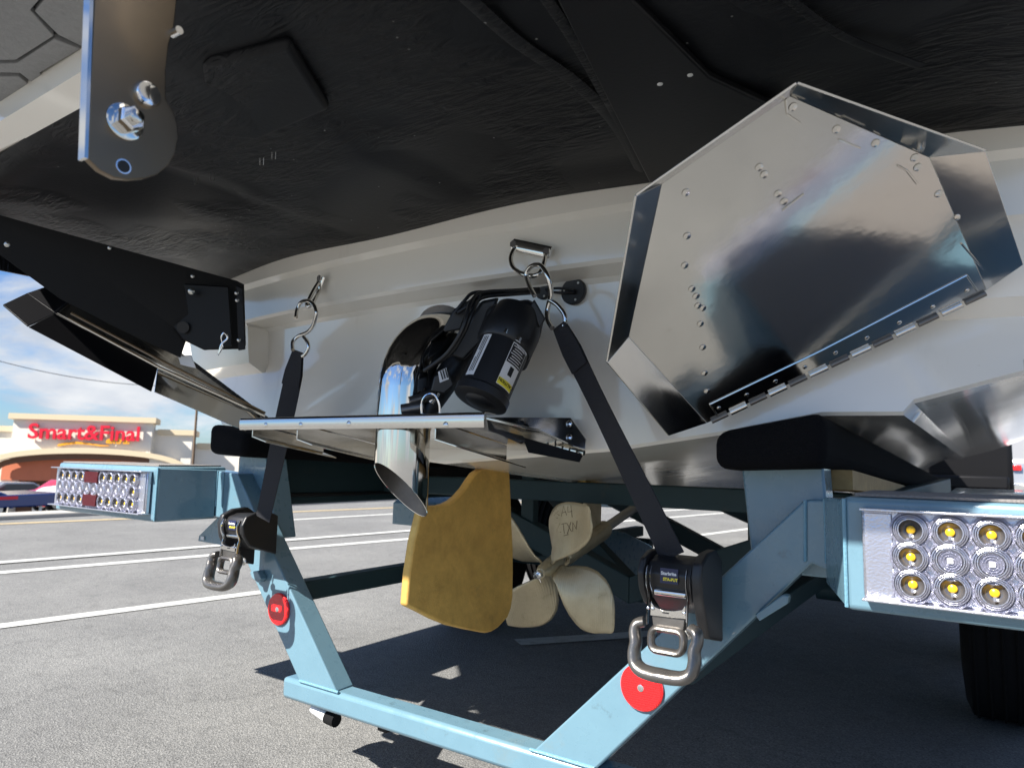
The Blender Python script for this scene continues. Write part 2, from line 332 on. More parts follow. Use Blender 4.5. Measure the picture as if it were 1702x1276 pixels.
#@@SETTING
# ------------------------------------------------------------------ SETTING
# road sheet: level near the trailer
rd = MB(); rd.add([(-7.95, -300, 0), (300, -300, 0), (300, 400, 0), (-7.95, 400, 0)], [(0, 1, 2, 3)])
tag(rd.build('road', 'asphalt', recentre=False), 'grey speckled asphalt road surface under the boat trailer', kind='structure')
# lot beyond the kerb falls away from the crowned road
SL = .092
lt = MB(); lt.add([(-400, -300, -392*SL), (-8.35, -300, -.02), (-8.35, 400, -.02), (-400, 400, -392*SL)], [(0, 1, 2, 3)])
tag(lt.build('parking_lot', 'lot', recentre=False), 'store parking lot falling away beyond the kerb', kind='structure')
kb = MB(); kb.box(-8.35, -7.95, -300, 400, -.1, .055); tag(kb.build('kerb', 'curb', recentre=False, bev=.02), 'pale concrete kerb along the far side of the road', kind='structure')
def stripe(name, a, b, w, mt_, lab, z=.004):
    a = V((a[0], a[1], z)); b = V((b[0], b[1], z)); d = (b-a).normalized(); s_ = V((-d.y, d.x, 0))*w/2
    k = MB(); k.add([a-s_, b-s_, b+s_, a+s_], [(0, 1, 2, 3)]); return tag(k.build(name, mt_, recentre=False), lab, kind='structure')
M['linew'] = mat('white_road_paint', (.52, .52, .49), .7, noise=(25, .2), col2=(.42, .42, .40), bump=(150, .5, .002))
grime(M['linew'], 16, .55, .66, (.2, .2, .19), amount=.75)
M['liney'] = mat('faded_yellow_paint', (.45, .34, .17), .7, noise=(12, .2), col2=(.30, .25, .17))
def gl(name, p0, p1, w, mt_, lab, ext=(1.5, 30), z=.004):
    a = PZ(*p0, 0); b = PZ(*p1, 0); d = (b-a).normalized()
    return stripe(name, a-d*ext[0], b+d*ext[1], w, mt_, lab, z)
gl('white_line', (0, 1041), (426, 985.5), .10, 'linew', 'nearest white parking lane line on the asphalt', (3, 12))
gl('white_line', (0, 952), (665, 897), .12, 'linew', 'nearer of the paired white lane lines', (3, 20))
gl('white_line', (0, 936), (560, 892), .12, 'linew', 'farther white lane line that merges with its neighbour', (3, 1.2), .008)
gl('white_line', (478, 864.4), (646, 854.6), .12, 'linew', 'distant white lane line beyond the paired lines', (.2, 20))
gl('yellow_line', (0, 871), (478, 851), .16, 'liney', 'faded yellow line along the foot of the kerb', (5, 30))
gl('white_line', (860, 1068), (1075, 1054), .10, 'linew', 'shaded white line on the ground beneath the propeller', (.0, .3), .004)
# far ground strip of white paving glimpsed under the hull
gl('white_line', (1134, 847), (1174, 844.6), .15, 'linew', 'white road line glimpsed through the trailer frame', (.6, 6))

#@@STORE
# ------------------------------------------------------------------ STORE
FD = V((math.sin(R(41)), math.cos(R(41)), 0))               # along the facade
tilt = R(4.2)
FU = V((-math.sin(tilt), .0, math.cos(tilt))); FU = (FU-FD*FU.dot(FD)).normalized()
FN = FD.cross(FU)                                            # towards the road
O = CAM+ray(140, 700)*60; 
SM = Matrix((FD, -FN, FU)).transposed().to_4x4(); SM.translation = O   # local: x along, y into building, z up
SMI = SM.inverted()
def fs(u, v): return SMI @ PN(u, v, O, FN)
ps = lambda u, v: (fs(u, v).x, fs(u, v).z)
mL, mT = ps(24, 689); mR, _ = ps(255, 694.5)
gz = ps(140, 853)[1]
# clean level values
top = (ps(24, 689)[1]+ps(255, 694.5)[1])/2
wl = (ps(0, 707)[1]); wr = ps(285, 713.5)[1]; lowt = ps(345, 735)[1]
xr = ps(317, 720)[0]; xr2 = ps(500, 740)[0]+30
store = empty('store_building', O, 'cream supermarket with stepped parapet, orange arched entry and red sign', 'store', matrix=Matrix.Translation(O+FU*gz))
def sb(name, mt_, x0, x1, y0, y1, z0, z1, bev=0, par=None, lab=None):
    k = MB().box(x0, x1, y0, y1, z0, z1); o = k.build(name, mt_, par or store, matrix=SM, bev=bev)
    if lab: o['label'] = lab
    return o
# front slab with arched opening
aL = ps(-120, 860)[0]; aR = ps(292, 770)[0]
arc = [ps(x, y) for x, y in [(-60, 793), (0, 769), (75, 758), (150, 754), (225, 757), (262, 765), (300, 777)]]
arcx = arc[3][0]; az = arc[3][1]; halfw = aR-arcx; aL = arcx-halfw; zspring = ps(292, 776)[1]
archp = [(arcx+halfw*math.cos(R(a)), zspring+(az-zspring)*math.sin(R(a))) for a in range(0, 181, 10)]
k = MB(); pts = [(mR, gz), (mR, top), (mL, top), (mL, gz)]
# slab pieces: above arch
up = [(mR, 0, zspring)]+[(min(max(x, mL), mR), 0, z) for x, z in archp if mL <= x <= mR]+[(mL, 0, zspring), (mL, 0, top), (mR, 0, top)]
up = []
for x, z in archp:
    if mL < x < mR: up.append((x, 0, z))
zL = up[-1][2]; zR = up[0][2]
up = [(mR, 0, zR-.1)]+up+[(mL, 0, zL-.1), (mL, 0, top), (mR, 0, top)]
k.prism(up, (0, 1.2, 0)); k.build('front_wall', 'stucco', store, matrix=SM)
sb('wall', 'stucco', mR, xr, 1.0, 2.4, gz, wr); sb('wall', 'stucco', xr, xr2, 2.2, 12, gz, lowt)
sb('wall', 'stucco', mL-40, mL, 1.0, 20, gz, wl)
sb('wall', 'stucco', aR+.0, mR, .0, 1.2, gz, zR-.1)
th = .42
sb('parapet_cap', 'tan', mL-.3, mR+.3, -.35, 1.5, top-th, top+.05); sb('parapet_cap', 'tan', mR+.3, xr+.3, .75, 2.7, wr-th, wr+.05)
sb('parapet_cap', 'tan', xr+.3, xr2+.3, 1.9, 20.2, lowt-th, lowt+.05); sb('parapet_cap', 'tan', mL-40, mL-.3, .75, 20.2, wl-th, wl+.05)
k = MB(); w_ = .5
outer = [(arcx+(halfw+w_*1.6)*math.cos(R(a)), zspring+(az+w_-zspring)*math.sin(R(a))) for a in range(0, 181, 10)]
for i in range(len(archp)-1):
    a, b, c_, d_ = archp[i], archp[i+1], outer[i+1], outer[i]
    k.prism([(a[0], -.45, a[1]), (b[0], -.45, b[1]), (c_[0], -.45, c_[1]), (d_[0], -.45, d_[1])], (0, .42, 0))
k.build('arch_trim', 'tan', store, matrix=SM)
k = MB()
for i in range(len(archp)-1):
    a, b = archp[i], archp[i+1]
    k.prism([(a[0], .1, a[1]), (b[0], .1, b[1]), (b[0], .1, b[1]-.45), (a[0], .1, a[1]-.45)], (0, .5, 0))
k.build('arch_shadow_line', 'brown', store, matrix=SM)  # brown band under the arch: its shadow line put into the colour
zo = ps(60, 798)[1]
k = MB(); k.prism([(x, .9, z) for x, z in archp]+[(aL, .9, zo), (aR, .9, zo)], (0, .5, 0)); k.build('orange_wall', 'orange', store, matrix=SM)
sb('storefront', 'brown', aL, aR, 2.5, 3, gz, zo+.1)
xx = aL+.6
while xx < aR-2:
    wn_ = MB().box(xx, xx+1.7, 2.3, 2.45, gz+.5, zo-.4).build('window', 'glass', store, matrix=SM); xx += 2.3
for a, b in ((42, 49), (66, 86)):
    sb('door', 'stucco', ps(a, 800)[0], ps(b, 800)[0], 2.1, 2.25, gz, zo-.3)
# sign
def ssize(h): return h
sx0, sz0 = ps(49, 724.5); sx1, _ = ps(233, 731)
tx = text('sign_lettering', 'Smart&Final', 1.0, SM @ V((sx0, -.55, sz0)), FD, FU, 'signred', store, ext=.06, bold=.018)
bw = tx.dimensions
ww = max((tx.data.vertices[i].co).dot(FD) for i in range(len(tx.data.vertices)))-min((tx.data.vertices[i].co).dot(FD) for i in range(len(tx.data.vertices)))
s_ = (sx1-sx0)/ww
tx.data.transform(Matrix.Scale(s_, 4)); hh = ps(140, 706)[1]-ps(140, 726)[1]
tx.matrix_basis = Matrix.Translation(SM @ V(((sx0+sx1)/2, -.3, (ps(140, 704)[1]+ps(140, 728)[1])/2-.15))); WM[tx.name] = tx.matrix_basis.copy()
tx['label'] = 'large red store name lettering'
k = MB()
sw = [(97, 739), (110, 735.5), (128, 734), (150, 736.5), (170, 739.5), (182, 740)]; swl = [(182, 741), (168, 741.5), (150, 739), (128, 737.5), (112, 739), (98, 741.5)]
k.prism([(ps(a, b)[0], -.25, ps(a, b)[1]) for a, b in sw+swl], (0, .2, 0)); k.build('sign_swoosh', 'signor', store, matrix=SM)
ex0, ez0 = ps(177, 742); ex1, _ = ps(219, 741)
tx = text('sign_tagline', 'extra!', 1.0, SM @ V((ex0, -.3, ez0)), FD, FU, 'signor', store, ext=.05, bold=.03, shear=.3)
ww = max(v.co.dot(FD) for v in tx.data.vertices)-min(v.co.dot(FD) for v in tx.data.vertices)
tx.data.transform(Matrix.Scale((ex1-ex0)/ww, 4)); tx.matrix_basis = Matrix.Translation(SM @ V(((ex0+ex1)/2, -.3, ez0+.55)))

for i in range(9):
    sb('window', 'glass', xr+6+i*4.2, xr+8.2+i*4.2, 2.12, 2.19, gz+.8, gz+3.4)
def lotz(x): return -.02-(-8.35-x)*SL
# vehicles ------------------------------------------------------------
def wheel(mb, c, r, w, ax=(1, 0, 0), mi=0, mr=1):
    ax = V(ax).normalized(); c = V(c)
    mb.tube([c-ax*w/2, c-ax*w*.42, c+ax*w*.42, c+ax*w/2], [r*.9, r, r, r*.9], 24, mi); mb.cyl(c-ax*(w/2+.01), c+ax*(w/2+.01), r*.6, 20, mr)
def vehicle(name, base, fw, prof, width, mt_, label, cat, glasspoly, wheels, wr_=.33):
    fw = V((*fw, 0)).normalized(); sd_ = V((-fw.y, fw.x, 0)); base = V(base)
    e = empty(name, base, label, cat)
    def P3(a, s__, z): return base+fw*a+sd_*s__+V((0, 0, z))
    k = MB(); k.prism([P3(a, -width/2, z) for a, z in prof], sd_*width); k.build('body', mt_, e, bev=.06, seg=3)
    for gp in glasspoly:
        k = MB(); k.prism([P3(a, -width/2-.012, z) for a, z in gp], sd_*(width+.024)); k.build('window', 'glass', e)
    for a in wheels:
        for s__ in (-1, 1):
            k = MB(); wheel(k, P3(a, s__*(width/2-.1), wr_), wr_, .22, sd_); k.build('wheel', ['rubber', 'zinc'], e, smooth=True)
    return e, P3
def gp(u, v, D):
    return CAM+ray(u, v)*D
# blue flatbed trailer/truck body at far left
p = gp(10, 862, 19); D0 = 19
fb = empty('flatbed_trailer', p, 'low blue flatbed trailer with pink side stripe parked beside the kerb', 'trailer')
tdir = (gp(104, 840, 20)-gp(0, 841, 18.5)); tdir.z = 0; tdir.normalize(); tn = V((-tdir.y, tdir.x, 0))
def fbp(a, s__, z): return p+tdir*a+tn*s__+V((0, 0, z))
sp = 1150/19.0
L0 = -3.0; L1 = 94/sp
k = MB(); k.prism([fbp(L0, 0, .30), fbp(.9, 0, .30), fbp(1.1, 0, .3), fbp(L1+1.2, 0, .38), fbp(L1+1.4, 0, .46), fbp(L1, 0, .66), fbp(L0, 0, .62)], tn*2.0); k.build('deck', 'carblue', fb, bev=.04)
k = MB(); k.prism([fbp(L0, -.012, .60), fbp(.25, -.012, .61), fbp(.25, -.012, .52), fbp(L0, -.012, .51)], tn*.01); k.build('side_stripe', 'signred', fb)
k = MB(); k.cyl(fbp(.95, .1, .30), fbp(.95, .1, .0), .035, 10); k.box(0, 0, 0, 0, 0, 0) if False else None; k.build('jack', 'white', fb, smooth=True)
for a in (-.25,):
    k = MB(); wheel(k, fbp(a, .15, .27), .29, .2, tn); k.build('wheel', ['rubber', 'zinc'], fb, smooth=True)
    k = MB(); k.tube([fbp(a+.42*math.cos(R(q)), .1, .27+.42*math.sin(R(q))) for q in range(0, 181, 15)], .05, 8); k.build('fender', 'carblue', fb, smooth=True)
# white van nose
pv = gp(168, 850, 27)
vehicle('van', (pv.x, pv.y, pv.z), (-tdir.x, -tdir.y), [(-3.2, .35), (2.0, .35), (2.05, .80), (1.75, .95), (.95, 1.05), (.35, 1.58), (.1, 1.68), (-3.2, 1.70)], 1.95, 'carwhite',
        'white van with sloping windscreen behind the left trailer lamp', 'van', [[(.95, 1.07), (.40, 1.54), (-.3, 1.54), (-.3, 1.07)]], (-2.3, 1.25))
pr = gp(130, 848, 33)
vehicle('car', (pr.x, pr.y, pr.z), (tdir.x, tdir.y), [(-2.1, .3), (2.1, .3), (2.1, .75), (1.2, .95), (.55, 1.42), (-.9, 1.45), (-1.6, 1.0), (-2.1, .95)], 1.75, 'carred',
        'red car parked in front of the store doors', 'car', [[(1.05, .98), (.52, 1.36), (-.8, 1.38), (-1.35, 1.0)]], (-1.3, 1.35))
pr = gp(18, 846, 36)
vehicle('car', (pr.x, pr.y, pr.z), (tdir.x, tdir.y), [(-2.1, .3), (2.1, .3), (2.1, .75), (1.2, .95), (.55, 1.40), (-.9, 1.42), (-1.6, 1.0), (-2.1, .95)], 1.75, 'carsilver',
        'silver car parked at the store front behind the blue flatbed', 'car', [[(1.05, .98), (.52, 1.32), (-.8, 1.34), (-1.35, 1.0)]], (-1.3, 1.35))
# pickup far right behind the hull corner
pr = PZ(1702, 835, .1)
vehicle('car', (2.35, 17.5, 0), (0, 1), [(-2.2, .35), (2.2, .35), (2.2, .9), (1.2, 1.05), (.5, 1.6), (-1.5, 1.6), (-2.15, 1.0)], 1.8, 'carsilver',
        'silver car with red tail lamp glimpsed at the right edge behind the trailer wheel', 'car', [[(1.05, 1.08), (.5, 1.5), (-1.4, 1.5), (-1.9, 1.05)]], (-1.4, 1.45))
c_ = [o for o in bpy.data.objects if o.name.startswith('car') and o.type == 'EMPTY'][-1]
for s__ in (-1, 1):
    k = MB().box(2.35+s__*.76-.07, 2.35+s__*.76+.07, 15.26, 15.31, .80, .90); k.build('tail_lamp', 'red', c_, bev=.01)
k = MB().box(1.5, 3.2, 15.2, 15.3, .38, .55); k.build('bumper', 'chrome', c_, bev=.03)
# tow vehicle ahead of the trailer
e_, P3_ = vehicle('pickup_truck', (.36, 11.6, 0), (0, 1), [(-2.2, .50), (3.0, .50), (3.0, 1.1), (2.0, 1.2), (1.2, 1.85), (-.4, 1.88), (-.5, 1.3), (-2.25, 1.3)], 1.98, 'blackpaint',
        'black pickup truck parked ahead of the boat trailer, only its rear tyre showing', 'truck', [[(1.7, 1.25), (1.1, 1.78), (-.3, 1.8), (-.3, 1.25)]], (-1.3, 2.0), .43)
k = MB().box(-.55, 1.3, 9.28, 9.36, .55, .72); k.build('bumper', 'blackpaint', e_, bev=.03)
# hedge: leafy faces in the strip beyond the kerb
k = MB()
for i in range(1800):
    a = PZ(120, 850, .05); yy = random.uniform(3.3, 6); xx_ = -8.75+random.uniform(-.28, .28); zz = random.uniform(-.06, .12)*(.6+.6*math.sin(yy*5)**2)
    s__ = random.uniform(.02, .05); q = Matrix.Rotation(random.uniform(0, 6.3), 3, V((random.random()-.5, random.random()-.5, random.random()-.5)))
    c = V((xx_, yy, zz)); k.add([c+q@V((-s__, 0, 0)), c+q@V((0, -s__*.5, 0)), c+q@V((s__, 0, 0)), c+q@V((0, s__*.5, 0))], [(0, 1, 2, 3)])
tag(k.build('hedge', 'leaf'), 'low dark green ground cover growing behind the kerb', 'ground cover', kind='stuff')
# overhead cable and poles
a = gp(-170, 545, 45); b = gp(330, 640, 60)
for q, lab in ((a, 'wooden utility pole left of the store'), (b, 'wooden utility pole right of the store parapet')):
    z0 = lotz(q.x); e = empty('utility_pole', (q.x, q.y, z0), lab, 'pole')
    k = MB(); k.cyl((q.x, q.y, z0), (q.x, q.y, q.z+.3), .12, 12, r2=.09); k.build('pole', 'bark', e, smooth=True)
    k = MB(); k.box(q.x-.06, q.x+.06, q.y-.7, q.y+.7, q.z-.02, q.z+.08); k.build('crossarm', 'bark', e)
k = MB(); pts = [a.lerp(b, i/14)-V((0, 0, 1.2*(1-(2*i/14-1)**2))) for i in range(15)]; k.tube(pts, .025, 6)
tag(k.build('power_cable', 'black', smooth=True), 'thin black overhead cable crossing the cloudy sky', 'cable')
#@@BOAT
# ------------------------------------------------------------------ BOAT
boat = empty('wake_boat', (0, .05, .77), 'white wake boat with black swim platform and stainless surf tabs, tied onto the blue trailer', 'boat')
ZB = [(0, .768), (.42, .802), (.63, .834), (.8, .867), (.92, .866), (.935, .885), (1.08, .926), (1.25, .985)]
def zb(x):
    x = abs(x)
    for (a, za), (b, zb_) in zip(ZB, ZB[1:]):
        if x <= b: return za+(zb_-za)*(x-a)/(b-a)
    return ZB[-1][1]
xs = [0, .05, .12, .21, .31, .42, .52, .63, .70, .715, .73, .8, .86, .92, .935, 1.0, 1.08, 1.16, 1.25]
xs = [-x for x in xs[::-1][:-1]]+xs
def trow(x):
    yc = .10*x*x; side = min(1, max(0, (abs(x)-.715)/.015))
    col = lambda a, b: a+(b-a)*side
    bot = zb(x)
    return [(-.055+yc, 1.62), (-.075+yc, 1.42), (-.077+yc, 1.262), (-.070+yc, 1.256), (-.064+yc, 1.250), (-.060+yc, 1.19), (-.058+yc, 1.165), (-.050+yc, 1.158), (col(.008, -.045)+yc, 1.150), (col(.018, -.043)+yc, 1.140), (col(.022, -.038)+yc, 1.085), (col(.024, -.032)+yc, 1.045), (.026+yc*.8, 1.02), (.03+yc*.6, .95), (.034+yc*.45, bot+.006), (.042+yc*.45, bot)]
rows = [trow(x) for x in xs]; nr = len(rows[0]); vs_, fcs = [], []
for x, r_ in zip(xs, rows):
    for (y, z) in r_: vs_.append((x, y, z))
for i in range(len(xs)-1):
    for j in range(nr-1): fcs.append((i*nr+j, (i+1)*nr+j, (i+1)*nr+j+1, i*nr+j+1))
# bottom + sides lofted forward
ys = [None, .3, .7, 1.2, 1.8, 2.6, 3.4, 4.6, 5.6, 6.6, 7.6, 8.3]
tw = [1, 1, 1, 1, 1, 1, 1, 1, .97, .82, .5, .06]
base_i = [i*nr+nr-1 for i in range(len(xs))]
prev = base_i; topL = [0*nr]; topR = [(len(xs)-1)*nr]
sideprev = [(xs[-1], 1), (xs[0], -1)]
for yi in range(1, len(ys)):
    y = ys[yi]; cur = []
    for x in xs:
        drop = .078*y*max(0, 1-abs(x)/.8) if y < 3.6 else .28*max(0, 1-abs(x)/.8)
        rise = max(0, y-5.6)**2*.10*(.4+abs(x))
        vs_.append((x*tw[yi], y, zb(x)-drop+rise)); cur.append(len(vs_)-1)
    for i in range(len(xs)-1): fcs.append((prev[i], prev[i+1], cur[i+1], cur[i]))
    prev = cur
hull_me = mesh(vs_, fcs); hull = link('hull', hull_me, boat, 'gel', smooth=True, angle=28)
k = MB()
vv, ff = [], []
for s__ in (-1, 1):
    b0 = len(vv)
    for yi in range(len(ys)):
        y = ys[yi] if yi else .16
        x = 1.25*tw[yi]*s__; zz = zb(1.25)+(0 if not yi else max(0, y-5.6)**2*.10*1.65)
        vv += [(x, y, zz), (x+s__*.05, y, 1.25), (x+s__*.04, y, 1.62)]
    for yi in range(len(ys)-1):
        for j in range(2): a = b0+yi*3+j; ff.append((a, a+1, a+4, a+3))
k.add(vv, ff); k.build('hull_side', 'gel', boat, smooth=True)
k = MB(); k.add([(-1.29, .1, 1.62), (1.29, .1, 1.62), (1.29, 5.6, 1.62), (.6, 7.8, 1.62), (-.6, 7.8, 1.62), (-1.29, 5.6, 1.62)], [(0, 1, 2, 3, 4, 5)]); k.add([(-1.25, -.055+.15, 1.62), (0, -.06, 1.62), (1.25, -.055+.15, 1.62), (1.29, .3, 1.621), (-1.29, .3, 1.621)], [(0, 1, 2, 3, 4)]); k.build('deck', 'gel', boat)

# swim platform underside
def rear(x):
    ext = -.085*max(0, min(1, (x-.13)/.06))*max(0, min(1, (.62-x)/.25))
    x = abs(x)
    return ext-.79 if x < .72 else -.79+.47*((x-.72)/.5)**1.15
def pz_(x, y):
    z = 1.302
    # moulded channels: raised ridge lines
    def bump(d, w, h): return h*math.exp(-(d/w)**2)
    z += .012*math.sin(x*5+1.0)*math.sin(y*7)
    return z
vs_, fcs = [], []; nx, ny = 72, 36
for i in range(nx+1):
    x = -1.22+2.44*i/nx
    y0 = rear(x)+.045; y1 = -.078+.1*x*x
    for j in range(ny+1):
        t_ = j/ny; y = y0+(y1-y0)*t_
        lip = .0
        e_ = min(t_/.06, 1)
        pan = 0
        # two recessed pans either side of the centre rib plus mounting ribs
        for cx in (-.62, .62):
            dx_ = max(abs(x-cx)-.42, 0); dy_ = max(abs(t_-.5)-.36, 0)*.7
            pan = max(pan, max(0, 1-(dx_/.035+dy_/.06)))
        z = 1.295+.010*pan+.004*math.sin(x*9+y*4)+.003*math.sin(y*23+x*7)
        vs_.append((x, y, z))
for i in range(nx):
    for j in range(ny): a = i*(ny+1)+j; fcs.append((a, a+1, a+ny+2, a+ny+1))
pl = link('swim_platform', mesh(vs_, fcs), boat, 'under', smooth=True, angle=60)
pl['label'] = 'black wrinkled underside of the swim platform'
# white gelcoat lip and slab above
k = MB(); n_ = 48
pa = []; pb = []
for i in range(n_+1):
    x = -1.24+2.48*i/n_; pa.append((x, rear(x), 1.30)); pb.append((x, rear(x)+.046, 1.297))
for i in range(n_):
    k.prism([pa[i], pa[i+1], pb[i+1], pb[i]], (0, 0, .075))
lip = k.build('platform_edge', 'gel', boat); lip['label'] = 'white gelcoat edge of the swim platform'
k = MB(); k.prism([(x, rear(x)+.03, 1.33) for x in [-1.22+2.44*i/20 for i in range(21)]]+[(1.22, .07, 1.33), (0, -.078, 1.33), (-1.22, .07, 1.33)], (0, 0, .04)); k.build('platform_deck', 'gel', boat)
# moulded ribs on the underside (px-measured lines on the z=1.29 plane)
def rib(pts, w, h, name='rib', mt_='under'):
    P = [PZ(u, v, 1.298) for u, v in pts]; w = w*.8; h = h*.45
    k = MB(); k.tube(smooth_path(P, 5), w, 10, flat=h/w, up=(0, 0, 1)); o = k.build(name, mt_, boat, smooth=True); return o
rib([(890, -30), (985, 120), (1075, 300)], .010, .007)
rib([(770, -10), (860, 70), (960, 140), (1030, 215), (1078, 308)], .014, .006)
k = MB(); k.prism([PZ(u, v, 1.289) for u, v in [(335, 110), (480, 75), (548, 185), (430, 235), (320, 225)]], (0, 0, .02)); k.build('raised_boss', 'under', boat, bev=.009, seg=4)
rib([(1300, -10), (1400, 60), (1530, 110)], .008, .005)
rib([(1010, -30), (1130, 110), (1240, 190)], .012, .008)
# black channel between ribs (starboard mounting channel)
k = MB(); q = [PZ(u, v, 1.288) for u, v in [(905, -40), (1010, -40), (1180, 130), (1310, 190), (1080, 306)]]
k.prism(q, (0, 0, .012)); k.build('mounting_channel', 'blackpaint', boat, bev=.003)
# bolts/staples
for (u, v) in [(432, 268), (452, 258), (323, 300), (350, 294)]:
    a = PZ(u, v-6, 1.287); b = PZ(u, v+6, 1.287); w_ = (PZ(u+6, v, 1.287)-PZ(u, v, 1.287))
    k = MB(); k.tube([a, b, b+w_, a+w_], .0007, 5); k.build('staple', 'steel', boat, smooth=True)
for (u, v) in [(1097, 140), (1147, 125)]:
    k = MB(); k.dome(PZ(u, v, 1.288), (0, 0, -1), .004, .002, 8); k.build('screw', 'white', boat)
# raised rear pad with foam tiles
zf = 1.335
k = MB(); k.add([(-.75, -1.25, zf+.012), (.16, -1.25, zf+.012), (.16, -.80, zf+.012), (-.75, -.80, zf+.012)], [(0, 1, 2, 3)])
fp = empty('foam_deck_mat', (-.1, -.86, zf), 'grey foam deck mat cut in angular tiles above the white platform edge', 'mat')
tp_ = [PZ(u, v, zf) for u, v in [(-20, -16), (160, -16), (150, 96), (-20, 192)]]
k = MB().box(min(q.x for q in tp_)-.01, max(q.x for q in tp_)+.01, min(q.y for q in tp_)-.01, -.76, zf+.0105, zf+.028).build('backing', 'black', fp)
fo = [[(-20, -16), (80, -16), (50, 18), (89, 61), (27, 100), (-20, 101)],
      [(88, -16), (160, -16), (140, 80), (96, 58), (58, 20), (80, -8)],
      [(-20, 108), (28, 106), (90, 66), (134, 82), (66, 122), (76, 135), (60, 143), (33, 122), (-20, 121)],
      [(-20, 128), (31, 128), (56, 148), (-20, 192)],
      [(73, 124), (150, 78), (150, 96), (82, 136)]]
for pts in fo:
    P = [PZ(u, v, zf) for u, v in pts]; k = MB(); k.prism(P, (0, 0, .010)); k.build('foam_tile', 'foam', fp, bev=.0012)

# hanging stainless bracket plate (fore-aft plane x = .39)
bx = .39
hb = empty('hanging_bracket', PX(215, 0, bx)+V((0, 0, .1)), 'polished stainless bracket plate hanging from the platform at upper left with nut and washer', 'bracket')
ol = [(157, -60), (157, 0), (146, 264), (165, 283), (190, 296), (215, 299), (240, 297), (262, 290), (280, 275), (291, 255), (296, 230), (294, 205), (287, 185), (276, 165), (275, 120), (280, 75), (289, 45), (300, -60)]
P = [PX(u, v, bx) for u, v in ol]
k = MB(); k.prism(P, (-.007, 0, 0)); k.build('plate', 'brushed', hb, bev=.0008)
k = MB(); e1 = PX(157, -60, bx); e2 = PX(146, 264, bx); k.hexa([e1+V((.0005, 0, 0)), e2+V((.0005, 0, 0)), e2+V((-.011, -.0005, 0)), e1+V((-.011, -.0005, 0))], [e1+V((.0005, -.003, 0)), e2+V((.0005, -.003, 0)), e2+V((-.011, -.003, 0)), e1+V((-.011, -.003, 0))]); k.build('flange', 'mirror', hb)
c = PX(207, 203, bx); xh = V((1, 0, 0))
k = MB(); k.tube([c, c+xh*.0015, c+xh*.002], [.0165, .0165, .015], 32); k.build('washer', 'mirror', hb, smooth=True)
k = MB(); k.tube([c+xh*.002, c+xh*.015, c+xh*.017], [.0118, .0118, .0100], 6); k.build('nut', 'chrome', hb, bev=.0004)
k = MB(); k.tube([c+xh*.017, c+xh*.0215, c+xh*.0225], [.0065, .0065, .005], 20); k.build('stud', 'steel', hb, smooth=True)
c = PX(243, 158, bx)
k = MB(); k.tube([c, c+xh*.003, c+xh*.006, c+xh*.0065, c+xh*.006], [.0125, .0125, .0105, .008, .007], 28); k.build('bolt', 'chrome', hb, smooth=True)
c = PX(205, 277, bx)
k = MB(); k.tube([c-xh*.0005, c+xh*.0006], [.0072, .0068], 24); k.build('hole_rim', 'chrome', hb, smooth=True)
k = MB(); k.cyl(c, c+xh*.0009, .0055, 20); k.build('hole', 'black', hb)
c = PX(287, 57, bx-.004); k = MB(); k.cyl(c, c+xh*.012, .004, 12); k.build('pin', 'chrome', hb, smooth=True)

